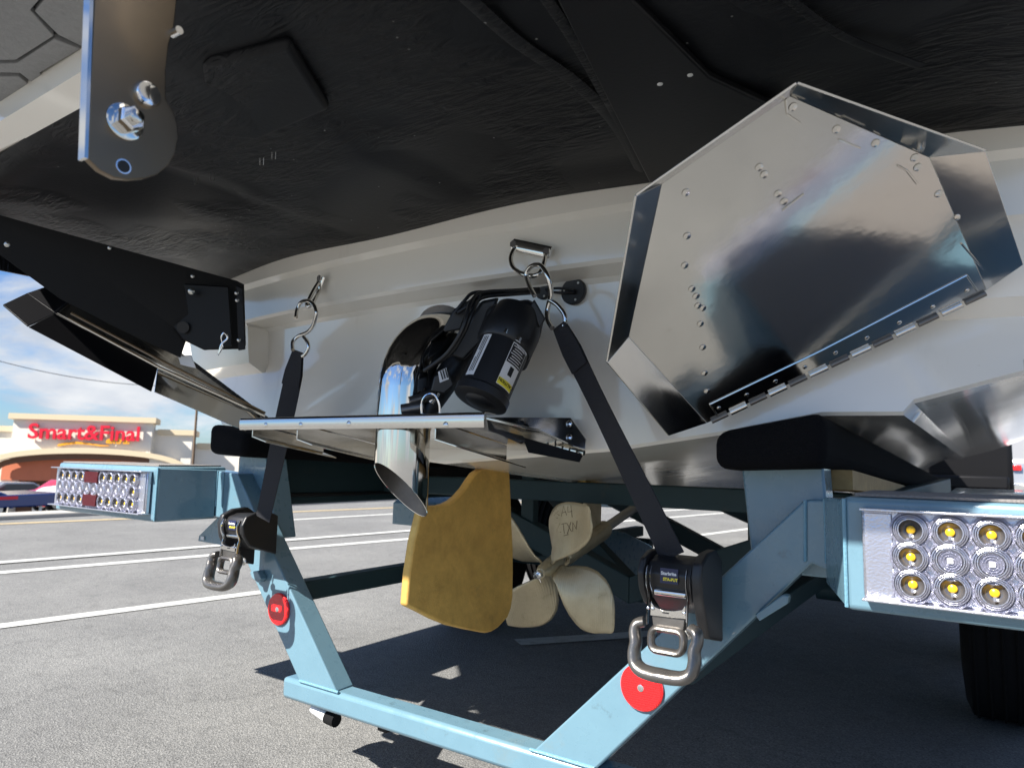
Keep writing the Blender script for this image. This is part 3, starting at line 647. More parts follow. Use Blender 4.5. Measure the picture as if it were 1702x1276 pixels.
# surf tabs (starboard built, port mirrored)
h0 = PY(1180, 700, -.012); h1 = PY(1640, 485, .055)
tp = PZ(1313, 160, 1.215)
tn_ = (h1-h0).cross(tp-h0).normalized()
if tn_.dot(CAM-h0) < 0: tn_ = -tn_
def TP(u, v, off=0): return PN(u, v, h0+tn_*off, tn_)
inner = [(1175, 703), (1045, 560), (1100, 306), (1313, 160), (1545, 262), (1640, 482)]
outer = [(1112, 724), (1010, 602), (1058, 326), (1325, 140), (1638, 252), (1701, 440)]
def surf_tab(mf, first):
    par = boat
    I = [mf(TP(*q)) for q in inner]; Oo = [mf(TP(*q, o_)) for q, o_ in zip(outer, (.045, .045, .045, .045, .018, .012))]
    n_ = mf(tn_) if mf is mir else tn_
    k = MB(); k.prism(I, -n_*.004); pt = k.build('surf_tab', 'plate', par, bev=.0006)
    pt['label'] = 'large stainless surf tab plate on starboard side of transom' if first else 'port surf tab seen nearly edge on'
    for i in range(5):
        k = MB(); a, b, c_, d_ = I[i], I[i+1], Oo[i+1], Oo[i]
        if i == 4: c_ = c_
        w_ = (b-a).cross(d_-a).normalized()*.003
        k.hexa([a, b, c_, d_], [a-w_, b-w_, c_-w_, d_-w_]); k.build('flange', 'steel', pt, bev=.0005)
    # folded return along the top edge
    # rivets
    rv = [(1138, 441), (1150, 480), (1157, 492), (1160, 508), (1168, 512), (1164, 538), (1168, 577), (1171, 620), (1175, 650), (1262, 278), (1270, 290), (1293, 322), (1303, 335), (1318, 178), (1390, 215), (1455, 238), (1520, 262), (1525, 278), (1560, 322), (1592, 360), (1635, 430), (1140, 320), (1142, 392)]
    for (u, v) in rv:
        k = MB(); c = mf(TP(u, v, .0002)); k.tube([c, c+n_*.0012, c+n_*.002, c+n_*.0012], [.0055, .005, .003, .0012], 14); k.build('rivet', 'steel', pt, smooth=True)
    # slots and raised strips
    for (a, b) in [((1300, 350), (1336, 322)), ((1308, 190), (1330, 205)), ((1394, 232), (1430, 246)), ((1492, 275), (1508, 284)), ((1508, 284), (1524, 305)), ((1180, 672), (1365, 583)), ((1365, 583), (1400, 565)), ((1400, 565), (1607, 458)), ((1607, 458), (1625, 484)), ((1180, 672), (1192, 690)), ((1598, 405), (1652, 468)), ((1306, 165), (1308, 188))]:
        A, B = mf(TP(*a, .0008)), mf(TP(*b, .0008)); k = MB(); k.tube([A, B], .0014, 6); k.build('seam', 'steel', pt)
    # hinge: leaf and knuckles along the lower edge
    a = mf(h0); b = mf(h1); d_ = (b-a)
    for i in range(13):
        A = a+d_*(i/13+.006)+n_*.002; B = a+d_*((i+1)/13-.006)+n_*.002
        k = MB(); k.cyl(A, B, .0050 if i % 2 else .0042, 12); k.build('knuckle', 'steel' if i % 2 else 'cast', pt, smooth=True)
    upv = (tp-h0); upv = mf(upv) if mf is mir else upv; upv = (upv-d_*upv.dot(d_)/d_.dot(d_)).normalized()
    for i in range(9):
        c = a+d_*((i+.5)/9)+upv*.022+n_*.0005; k = MB(); k.dome(c, n_, .004, .0015, 10); k.build('rivet', 'steel', pt, smooth=True)
    return pt
surf_tab(lambda p: V(p), True)

# port tab: measured edge-on sheets
pm = 'plate'
def sheet(name, pts, dep, mt_='plate', th=.004, par=boat, bev=.0005, vec=None):
    P = [PD(u, v, d) for (u, v), d in zip(pts, dep)]
    n_ = (P[1]-P[0]).cross(P[2]-P[0]).normalized()
    if n_.dot(CAM-P[0]) > 0: n_ = -n_
    k = MB(); k.prism(P, n_*th if vec is None else vec); return k.build(name, mt_, par, bev=bev)
pt = sheet('surf_tab', [(438, 692), (355, 648), (95, 522), (130, 488), (160, 478), (300, 585)], [1.93, 1.87, 1.66, 1.72, 1.80, 2.0], 'steel'); pt['label'] = 'port surf tab seen nearly edge on against the sky'
sheet('flange', [(5, 506), (45, 487), (92, 520), (46, 541)], [1.62, 1.70, 1.66, 1.58], 'blackpaint', par=pt)
sheet('flange', [(48, 543), (92, 521), (262, 612), (252, 650)], [1.58, 1.63, 1.76, 1.70], 'blackpaint', par=pt)
sheet('flange', [(262, 613), (440, 690), (408, 716), (257, 651)], [1.76, 1.92, 1.87, 1.70], 'plate', par=pt)
sheet('flange', [(45, 487), (95, 470), (160, 478), (92, 520)], [1.70, 1.80, 1.80, 1.66], 'blackpaint', par=pt)
k = MB(); k.tube([PD(95, 520, 1.64), PD(265, 611, 1.755), PD(440, 691, 1.91)], .0045, 8); k.build('edge_rail', 'steel', pt, smooth=True)
k = MB(); k.tube([PD(118, 520, 1.645), PD(270, 600, 1.75), PD(440, 686, 1.91)], .007, 8, flat=.5); k.build('edge_rail', 'brushed', pt, smooth=True)
k = MB(); k.tube([PD(92, 520, 1.64), PD(132, 490, 1.68), PD(160, 500, 1.72), PD(280, 560, 1.84)], .004, 8); k.build('edge_rail', 'blackpaint', pt, smooth=True)
for (u, v) in [(141, 497), (150, 503), (158, 500)]:
    k = MB(); k.dome(PD(u, v, 1.66), (CAM-PD(u, v, 1.66)), .006, .004, 10); k.build('bolt', 'chrome', pt, smooth=True)
k = MB()
for i in range(16):
    A = PD(320+i*8, 603+i*6, 1.83+i*.006); B = PD(320+i*8+7.6, 603+i*6+5.7, 1.836+i*.006); k.cyl(A, B, .0055, 10)
k.build('hinge', 'black', pt, smooth=True)

# port platform mounting arm + cheek plate
PB = .0
pa_ = sheet('mounting_bracket', [(-80, 345), (0, 367), (210, 425), (392, 474), (404, 480), (407, 580), (340, 582), (310, 565), (300, 595), (200, 548), (100, 497), (0, 424), (-80, 385)],
            [1.45, 1.5, 1.66, 1.80, 1.80, 1.80, 1.76, 1.74, 1.74, 1.66, 1.58, 1.5, 1.45], 'blackpaint', th=.012)
pa_['label'] = 'black mounting arm of the swim platform on the port side'
k = MB(); c_pts = [(282, 470), (380, 476), (386, 575), (340, 582), (305, 565), (284, 540), (278, 505)]
k.prism([PD(u, v, 1.73) for u, v in c_pts], (CAM-PD(330, 520, 1.73)).normalized()*.012); k.build('cheek_plate', 'blackpaint', pa_, bev=.003)
k = MB(); k.prism([PD(u, v, 1.735) for u, v in [(392, 474), (404, 480), (408, 580), (396, 582)]], (CAM-PD(400, 520, 1.735)).normalized()*.02); k.build('foot_flange', 'blackpaint', pa_, bev=.002)
for (u, v, r_) in [(318, 484, .009), (320, 459, .005), (393, 487, .005), (394, 499, .005), (397, 565, .005), (12, 406, .006), (182, 412, .004)]:
    d__ = 1.70 if u > 200 else 1.45
    c = PD(u, v, d__); k = MB(); k.dome(c, CAM-c, r_, r_*.7, 10); k.build('bolt', 'zinc', pa_, smooth=True)
k = MB(); c = PD(304, 544, 1.71); k.cyl(c, c+(CAM-c).normalized()*.004, .014, 18); k.build('hole', 'black', pa_)
k = MB(); k.tube(smooth_path([PD(u, v, 1.69) for u, v in [(364, 588), (368, 572), (378, 562), (373, 553), (368, 560), (370, 575), (362, 590)]], 5), .0022, 8); k.build('lynch_pin', 'chrome', pa_, smooth=True)
k = MB(); k.box(0, 0, 0, 0, 0, 0) if False else None
k.prism([PD(u, v, 1.78) for u, v in [(296, 592), (318, 590), (326, 612), (300, 606)]], (CAM-PD(305, 600, 1.78)).normalized()*.02); k.build('nylon_block', 'label', pa_, bev=.002)
# dark platform skirt end towards port
sk = sheet('platform_skirt', [(-120, 340), (0, 365), (0, 420), (60, 444), (105, 470), (0, 449), (-120, 425)], [1.62, 1.72, 1.72, 1.78, 1.80, 1.72, 1.62], 'under', th=.01)

# centre tab ---------------------------------------------------------
zt, zh, yt, yh = .852, .806, -.262, .03
def ct(x, t_): return V((x, yt+(yh-yt)*t_, zt+(zh-zt)*t_))    # on plate plane
plt = MB(); plt.prism([ct(-.335, 0), ct(.33, 0), ct(.375, .35), ct(.36, 1), ct(-.36, 1), ct(-.375, .35)], (0, 0, -.004)); cp = plt.build('centre_tab', 'steel', boat, bev=.0006); cp['label'] = 'horizontal stainless centre tab below the transom'
k = MB(); rpf = [(.004, .008), (-.001, .0078), (-.0036, .0055), (-.0048, .001), (-.0046, -.008), (-.0040, -.016), (-.0030, -.0185)]
vv = [(x, yt+y, zt+z) for x in (-.338, .333) for y, z in rpf]; k.add(vv, [(i, i+1, i+8, i+7) for i in range(6)]); k.prism([(-.338, yt+.003, zt+.008), (.333, yt+.003, zt+.008), (.333, yt+.03, zt+.006), (-.338, yt+.03, zt+.006)], (0, 0, -.002)); k.build('front_rim', 'steel', cp, smooth=True, angle=60)
for u in (442, 500, 580, 741):
    c = PY(u, 706 if u != 580 else 704, yt-.004); k = MB(); k.dome(c, (0, -1, 0), .006, .003, 12); k.build('rivet', 'steel', cp, smooth=True)
def strake(x0, w, t0, t1, h, sk_):
    a = ct(x0, t0)-V((0, 0, .005)); b = ct(x0+sk_, t1)-V((0, 0, .005)); sd_ = V((w, 0, 0))
    k = MB(); th_ = .003
    # turned-down leg then return foot
    k.hexa([a, b, b+V((0, 0, -h)), a+V((0, 0, -h))], [a+V((th_, 0, 0)), b+V((th_, 0, 0)), b+V((th_, 0, -h)), a+V((th_, 0, -h))])
    k.hexa([a+V((0, 0, -h)), b+V((0, 0, -h)), b+V((w, 0, -h-.012)), a+V((w, 0, -h-.012))], [a+V((0, 0, -h-th_)), b+V((0, 0, -h-th_)), b+V((w, 0, -h-.012-th_)), a+V((w, 0, -h-.012-th_))])
    k.build('strake', 'steel', cp, bev=.0006)
strake(-.31, .05, .03, .72, .024, .0); strake(-.16, .05, .03, .8, .030, .0); strake(.215, .05, .03, .8, .030, .0)
for u, v, x in ((600, 745, 0), ):
    pass
# starboard wing of the centre tab: dark wedge and upright bracket
def pw(pts, y, vec, name, mt_, par=cp, bev=.0006):
    k = MB(); k.prism([PY(u, v, yy) for (u, v), yy in zip(pts, y)], vec); return k.build(name, mt_, par, bev=bev)
pw([(806, 689), (822, 712), (868, 724), (872, 733), (866, 738), (826, 720), (808, 716)], [-.262, -.22, -.14, -.14, -.14, -.22, -.262], (0, .003, 0), 'side_fold', 'steel')
pw([(868, 726), (968, 755), (962, 768), (878, 752)], [-.14, -.03, -.03, -.14], (0, .004, 0), 'wedge', 'blackpaint')
pw([(800, 693), (948, 694), (974, 730), (972, 746), (870, 722), (822, 712)], [-.02, .0, .0, -.01, -.02, -.02], (0, .004, 0), 'hinge_bracket', 'steel')
for u, v in [(946, 704), (906, 726), (946, 727), (867, 704)]:
    c = PY(u, v, -.022 if u < 900 else -.006); k = MB(); k.dome(c, (0, -1, .2), .007, .004, 12); k.build('bolt', 'chrome' if u > 870 else 'black', cp, smooth=True)
k = MB(); 
for i in range(7):
    A = PY(890+i*12, 735+i*2.6, -.03); B = PY(899+i*12, 737+i*2.6, -.03); k.cyl(A, B, .005, 10)
k.build('hinge', 'steel', cp, smooth=True)

# exhaust ------------------------------------------------------------
PC = CAM+ray(670, 720)*1.35; px_, py_ = PC.x, PC.y; rp = .053
ex = []
zc = 1.035; Rb = .12
yend = .01
def pth():
    P = [V((px_+.02, .02, zc+.02)), V((px_+.01, py_+Rb+.0, zc+.005))]
    for i in range(1, 11):
        a = R(90*i/10); P.append(V((px_+.01*(1-i/10), py_+Rb-Rb*math.sin(a), zc-Rb+Rb*math.cos(a)+.0)))
    P.append(V((px_, py_, .86)))
    return P
P = pth(); k = MB(); nseg = 36
k.tube(P, rp, nseg, up=(1, 0, 0))
pipe = k.build('exhaust_pipe', 'mirror', boat, smooth=True, angle=50); pipe['label'] = 'polished stainless exhaust elbow running down through the centre tab'
# lower pipe with mitred end, open
vs_, fcs = [], []; n_ = 48
zlowR = PD(715, 868, 1.33).z; 
for rr_, in ((rp,), (rp-.0018,)):
    for j in range(n_):
        a = 2*math.pi*j/n_; cx_, cy_ = math.cos(a), math.sin(a)
        # image right = (.83,.56); mitre lowest on the right/forward side
        s__ = cx_*.33+cy_*.94
        vs_.append((px_+cx_*rr_, py_+cy_*rr_, .862)); vs_.append((px_+cx_*rr_, py_+cy_*rr_, .718-.052*s__))
for j in range(n_):
    q = (j+1) % n_
    fcs += [(2*j, 2*q, 2*q+1, 2*j+1), (2*n_+2*q, 2*n_+2*j, 2*n_+2*j+1, 2*n_+2*q+1), (2*j+1, 2*q+1, 2*n_+2*q+1, 2*n_+2*j+1)]
link('tail_pipe', mesh(vs_, fcs), pipe, 'mirror', smooth=True, angle=50)
vi = []
for j in range(n_):
    a = 2*math.pi*j/n_; s__ = math.cos(a)*.33+math.sin(a)*.94; r_ = rp-.0024; vi += [(px_+math.cos(a)*r_, py_+math.sin(a)*r_, .858), (px_+math.cos(a)*r_, py_+math.sin(a)*r_, .7195-.052*s__)]
link('pipe_bore', mesh(vi, [(2*j, 2*((j+1) % n_), 2*((j+1) % n_)+1, 2*j+1) for j in range(n_)]), pipe, 'soot', smooth=True)
c = V((px_+.02, .016, zc+.02))
k = MB(); k.tube([c+V((0, .01, 0)), c+V((0, -.01, 0))], [.075, .072], 32); k.build('exhaust_flange', 'cast', pipe, smooth=True)
k = MB(); k.tube([PD(735, 538, 1.46), PD(736, 538, 1.44)], [.05, .048], 28, up=(0, 0, 1), flat=.8); k.build('outlet_cap', 'cast', pipe, smooth=True)
k = MB(); k.tube([PD(733, 541, 1.438), PD(733, 541, 1.434)], [.032, .03], 24, flat=.5, up=(0, 0, 1)); k.build('outlet_badge', 'red', pipe, smooth=True)

# electric actuator --------------------------------------------------
A0 = PD(799, 664, 1.22); A1 = PD(866, 515, 1.30); ax = (A1-A0).normalized()
k = MB(); ra = .047
act = MB(); act.tube([A0, A0+ax*.004, A0+ax*.115], [ra-.003, ra, ra], 36); act = act.build('actuator', 'black', boat, smooth=True); act['label'] = 'black electric linear actuator with warning labels beside the exhaust'
k = MB(); k.tube([A0-ax*.004, A0-ax*.002, A0+ax*.012, A0+ax*.016], [ra-.006, ra+.0025, ra+.003, ra], 36); k.dome(A0-ax*.004, -ax, ra*.6, .008, 24); k.build('end_cap', 'black', act, smooth=True)
k = MB(); k.tube([A0+ax*.110, A0+ax*.116, A0+ax*.150, A0+ax*.19], [ra+.002, ra+.006, ra+.007, ra-.002], 36); k.build('collar', 'black', act, smooth=True)
# curved labels on the can
vw = (CAM-(A0+ax*.06)).normalized(); vw = (vw-ax*vw.dot(ax)).normalized(); vr = ax.cross(vw)   # vr : screen-left or right
if vr.dot(right_w := (m.to_3x3() @ V((1, 0, 0)))) < 0: vr = -vr
def wrap(a0, a1, z0, z1, name, mt_, off=.0004, n=10):
    vs_, fcs = [], []
    for i in range(n+1):
        a = R(a0+(a1-a0)*i/n); d_ = vw*math.cos(a)+vr*math.sin(a)
        vs_ += [A0+ax*z0+d_*(ra+off), A0+ax*z1+d_*(ra+off)]
    for i in range(n): fcs.append((2*i, 2*i+2, 2*i+3, 2*i+1))
    return link(name, mesh(vs_, fcs), act, mt_, smooth=True)
wrap(14, 60, .022, .108, 'warning_label', 'label', .0005)
wrap(15.5, 58, .068, .106, 'warning_panel', 'black', .0008)
wrap(15, 59, .023, .036, 'caution_panel', 'yellow', .0008)
wrap(30, 42, .046, .064, 'warning_panel', 'black', .0008, 4)
wrap(-62, -38, .022, .108, 'data_label', 'label', .0005)
for i in range(7): wrap(18+(i % 3)*2, 54-(i*5) % 9, .071+i*.005, .0725+i*.005, 'print_line', 'label', .0011)
for i in range(3): wrap(-56+i*5, -54+i*5, .03, .06+.01*i, 'print_line', 'black', .0009, 2); wrap(-56+i*5, -54+i*5, .075-.004*i, .104, 'print_line', 'black', .0009, 2)
ca = R(37); cd_ = vw*math.cos(ca)+vr*math.sin(ca); tr = (-vw*math.sin(ca)+vr*math.cos(ca))
# upside-down CAUTION word, as mounted
text('caution_word', 'CAUTION', .0085, A0+ax*.033+cd_*(ra+.0016)+tr*.0185, -tr, -ax, 'black', act, ext=.0003)
text('caution_word', 'WARNING', .0060, A0+ax*.105+cd_*(ra+.0016)+tr*.0165, -tr, -ax, 'label', act, ext=.0003)
for a_, l_ in ((20, .118), (-10, .122)):
    a = R(a_); d_ = vw*math.cos(a)+vr*math.sin(a); c = A0+ax*l_+d_*(ra+.003)
    k = MB(); k.tube([c, c+ax*-.008], .006 if a_ > 0 else .004, 10); k.build('screw', 'chrome', act, smooth=True)
# gear housing and second cylinder behind
def blk(pts, d, dep, name, mt_='black', bev=.004, par=None):
    P = [PD(u, v, d) for u, v in pts]; n_ = (PD(*pts[0], d)-CAM).normalized()
    k = MB(); k.prism(P, n_*dep); return k.build(name, mt_, par or act, bev=bev, seg=3)
blk([(812, 508), (883, 496), (906, 528), (899, 560), (880, 604), (872, 622), (835, 600), (790, 566)], 1.27, .09, 'gear_housing', bev=.012)
blk([(888, 497), (907, 530), (897, 546), (880, 510)], 1.26, .08, 'mount_lug', bev=.003)
blk([(800, 500), (830, 494), (800, 570), (770, 600), (745, 590), (775, 540)], 1.33, .06, 'gear_housing', bev=.006)
blk([(754, 514), (790, 492), (800, 484), (806, 494), (776, 520), (765, 548), (740, 552), (736, 548)], 1.34, .05, 'switch_box', bev=.003)
k = MB(); k.tube([PD(706, 690, 1.34), PD(735, 640, 1.36), PD(790, 560, 1.40)], [.018, .026, .028], 20); k.build('ram_tube', 'black', act, smooth=True)
k = MB(); k.tube([PD(712, 668, 1.33), PD(724, 650, 1.335)], .012, 16); k.build('ram_rod', 'chrome', act, smooth=True)
blk([(722, 625), (745, 612), (755, 640), (738, 655), (716, 650)], 1.30, .04, 'sensor_box', bev=.003)
blk([(728, 618), (742, 611), (746, 630), (731, 636)], 1.297, .002, 'data_label', 'label', bev=0)
for i in range(3): blk([(731+i*4, 617-i*2), (733+i*4, 616-i*2), (737+i*4, 630-i*1.5), (735+i*4, 631-i*1.5)], 1.2955, .0012, 'print_line', 'black', bev=0)
k = MB(); k.tube(smooth_path([PD(701, 690, 1.26), PD(701, 668, 1.26), PD(709, 656, 1.26), PD(722, 656, 1.26), PD(730, 672, 1.26), PD(731, 690, 1.26)], 6), .002, 8); k.build('wire_bail', 'chrome', act, smooth=True)
k = MB(); k.tube([PD(668, 682, 1.30), PD(705, 676, 1.30)], .012, 14); k.tube([PD(680, 668, 1.31), PD(722, 655, 1.33)], .011, 12); k.build('clevis', 'cast', act, smooth=True)
# cables
def cable(pts, r, name='cable', mt_='black', par=None):
    P = smooth_path([PD(u, v, d) for u, v, d in pts], 6); k = MB(); k.tube(P, r, 10); return k.build(name, mt_, par or boat, smooth=True)
cable([(705, 616, 1.32), (740, 590, 1.30), (762, 560, 1.28), (775, 530, 1.28), (782, 505, 1.30), (800, 487, 1.33), (850, 483, 1.37), (895, 480, 1.43)], .0042)
cable([(712, 612, 1.33), (748, 588, 1.31), (770, 555, 1.29), (785, 520, 1.29), (800, 495, 1.33), (850, 489, 1.37), (895, 486, 1.43)], .0042)
cable([(756, 520, 1.33), (772, 500, 1.33), (790, 486, 1.34), (840, 486, 1.37), (897, 483, 1.43)], .0035)
cable([(760, 520, 1.32), (790, 500, 1.32), (799, 486, 1.33)], .004)
cable([(906, 481, 1.44), (930, 479, 1.43), (955, 482, 1.41)], .0028)
cable([(908, 484, 1.44), (935, 487, 1.43), (955, 486, 1.41)], .0028)
# cable glands
for (u, v, r_) in [(955, 485, .028), (905, 484, .019)]:
    c = PY(u, v, .028); k = MB(); k.tube([c, c-V((0, .007, 0)), c-V((0, .009, 0))], [r_, r_, r_-.002], 30); g = k.build('cable_gland', 'black', boat, smooth=True)
    for a in (50, 290, 170):
        q = c+V((math.cos(R(a))*r_*.72, -.009, math.sin(R(a))*r_*.72)); k = MB(); k.dome(q, (0, -1, 0), .0028, .0015, 8); k.build('screw', 'zinc', g, smooth=True)

# transom eyes (U bolts)
def eye(sgn):
    c = V((sgn*.31, -.062, 1.212))
    if sgn > 0:
        a, b = PY(856, 407, -.068), PY(911, 419, -.068); hw_ = .012
        rp_ = [PY(u, v, y) for u, v, y in [(858, 408, -.066), (849, 428, -.082), (855, 447, -.098), (878, 458, -.108), (896, 455, -.106), (904, 438, -.09), (908, 419, -.066)]]
    else:
        a, b = PY(534, 463, -.068), PY(527, 482, -.068); hw_ = .013
        rp_ = [PY(u, v, y) for u, v, y in [(533, 465, -.066), (524, 478, -.085), (515, 495, -.102), (510, 507, -.112), (514, 509, -.112), (522, 500, -.10), (531, 482, -.066)]]
    k = MB(); k.tube([a+(a-b).normalized()*.006, b-(a-b).normalized()*.006], hw_, 14, flat=.3, up=(0, 1, 0)); e = k.build('transom_eye', 'mirror', boat, smooth=True)
    k = MB(); k.tube(smooth_path(rp_, 5), .0048, 12); k.build('ring', 'mirror', e, smooth=True)
    for q in (a, b):
        k = MB(); k.hexbolt(q, (0, -1, 0), .008, .008); k.build('nut', 'chrome', e)
eye(1); eye(-1)

# rudder ---------------------------------------------------------------
ro = [(600, 70), (640, 64), (745, 70), (768, 95), (776, 250), (781, 400), (789, 560), (790, 700), (788, 860), (776, 930), (755, 985), (700, 1045), (660, 1070), (625, 1080), (590, 1075), (500, 1058), (400, 1035), (300, 995), (215, 950), (135, 912), (150, 720), (180, 520), (212, 385), (225, 330), (290, 298), (340, 296), (380, 285), (420, 265), (455, 235), (495, 190), (530, 135), (560, 95)]
P = [PX(640+a/3.7, 760+b/3.7, .011) for a, b in ro]
k = MB(); k.prism(P, (-.022, 0, 0)); ru = k.build('rudder', 'bronze', boat, bev=.005, seg=3); ru['label'] = 'golden bronze rudder blade'
c = PX(818, 781, 0); k = MB(); k.cyl(V((0, c.y, .735)), V((0, c.y, .80)), .009, 20); k.build('rudder_stock', 'bronze', ru, smooth=True)
# propeller --------------------------------------------------------------
S0 = PX(900, 951, 0); S1 = PX(1100, 812, 0); sa = (S1-S0).normalized(); sa_aft = -sa
upv = V((0, 0, 1)); upv = (upv-sa*upv.dot(sa)).normalized(); stb = sa.cross(upv)   # starboard
hubc = S0+sa*.03
pr_ = MB(); pr_.tube([hubc-sa*.035, hubc-sa*.02, hubc+sa*.04, hubc+sa*.055], [.014, .020, .025, .026], 28); prop = pr_.build('propeller', 'nibral', boat, smooth=True); prop['label'] = 'four bladed pale bronze propeller'
k = MB(); k.tube([hubc-sa*.062, hubc-sa*.05], .007, 12); k.tube([hubc-sa*.052, hubc-sa*.035], .0125, 6); k.build('prop_nut', 'chrome', prop, bev=.0008)
k = MB(); k.tube([hubc-sa*.05+upv*.0, hubc-sa*.045-upv*.022+stb*.004], .0012, 6); k.build('cotter_pin', 'chrome', prop)
Rp = .243
CH = [(0, .040), (.12, .058), (.25, .092), (.4, .128), (.55, .154), (.7, .163), (.8, .156), (.88, .135), (.94, .104), (.98, .062), (1.0, .02)]
def chord(t_):
    for (a, ca_), (b, cb_) in zip(CH, CH[1:]):
        if t_ <= b: return ca_+(cb_-ca_)*(t_-a)/(b-a)
    return .02
def blade(phi):
    n_, m_ = 22, 14; vs_, fcs = [], []
    for i in range(n_+1):
        t_ = 1-(1-i/n_)**1.35; r = .022+(Rp-.022)*t_; ch = chord(t_)
        ch *= 1.16; pitch = math.atan2(.30, 2*math.pi*max(r, .045))
        for j in range(m_+1):
            s__ = (j/m_-.5); arc_ = s__*ch
            tan_ = arc_*math.cos(pitch); axl = arc_*math.sin(pitch)
            a = phi+tan_/max(r, .034)*.86+.22*t_*t_
            rr_ = r*(1-.10*(s__*2)**2*t_)
            dirr = upv*math.cos(a)+stb*math.sin(a)
            vs_.append(hubc+dirr*rr_+sa*(-axl+.010-.012*t_+.006*(s__*2)**2))
    for i in range(n_):
        for j in range(m_): a = i*(m_+1)+j; fcs.append((a, a+1, a+m_+2, a+m_+1))
    o = link('blade', mesh(vs_, fcs), prop, 'nibral', smooth=True, angle=80)
    s_ = o.modifiers.new('solid', 'SOLIDIFY'); s_.thickness = .0045; s_.offset = 0
    return o, vs_, fcs
bl = [blade(R(27+90*q)) for q in range(4)]
# shaft, strut
k = MB(); k.cyl(S0+sa*.05, S1+sa*.35, .0155, 20); k.build('prop_shaft', 'shaft', boat, smooth=True)
b0_ = PX(948, 918, 0); b1_ = PX(1012, 866, 0)
k = MB(); st0 = S0+sa*.12; st1 = S0+sa*.40; k.tube([st0, st0+sa*.01, st1-sa*.02, st1], [.024, .028, .031, .026], 24); strut = k.build('shaft_strut', 'nibral', boat, smooth=True)
mid = S0+sa*.31
k = MB(); tz = .70
a_ = mid+V((0, 0, .0)); 
rowa = [mid+sa*-.05, mid+sa*.05]
topc = PX(985, 800, 0)
k.hexa([V((.007, topc.y-.055, topc.z)), V((.007, topc.y+.055, topc.z)), rowa[1]+V((.007, 0, 0)), rowa[0]+V((.007, 0, 0))], [V((-.007, topc.y-.055, topc.z)), V((-.007, topc.y+.055, topc.z)), rowa[1]+V((-.007, 0, 0)), rowa[0]+V((-.007, 0, 0))]); k.build('strut_arm', 'nibral', strut, bev=.004)
k = MB().box(-.045, .045, topc.y-.13, topc.y+.13, topc.z-.008, topc.z+.012); k.build('strut_flange', 'bronze', strut, bev=.004)
# handwriting on the upper blade, laid on its surface
from mathutils.bvhtree import BVHTree
bv = BVHTree.FromPolygons([V(v) for v in bl[0][1]], bl[0][2])
def on_blade(u, v):
    d = ray(u, v).normalized(); h = bv.ray_cast(CAM, d)
    return h[0]-d*.0032 if h[0] is not None else None
HW = [[[(908, 842), (904, 850), (908, 858), (914, 852), (912, 843), (908, 842)], [(912, 856), (914, 866)], [(921, 846), (926, 842), (929, 846), (922, 853), (927, 858), (931, 853), (921, 846)], [(934, 855), (938, 838), (943, 853)], [(935, 849), (942, 847)], [(945, 838), (945, 848), (952, 846)], [(950, 836), (952, 856)]],
      [[(925, 866), (932, 866), (926, 880), (934, 881)], [(937, 866), (939, 883)], [(934, 868), (942, 866)], [(943, 866), (951, 880)], [(950, 864), (944, 884)], [(953, 880), (953, 865), (959, 876), (960, 862)], [(938, 887), (946, 885)]]]
for grp in HW:
    for st in grp:
        P = [on_blade(u-1, v+3) for u, v in st]; P = [p_ for p_ in P if p_ is not None]
        if len(P) > 1: k = MB(); k.tube(P, .00085, 5); k.build('ink_mark', 'ink', prop)

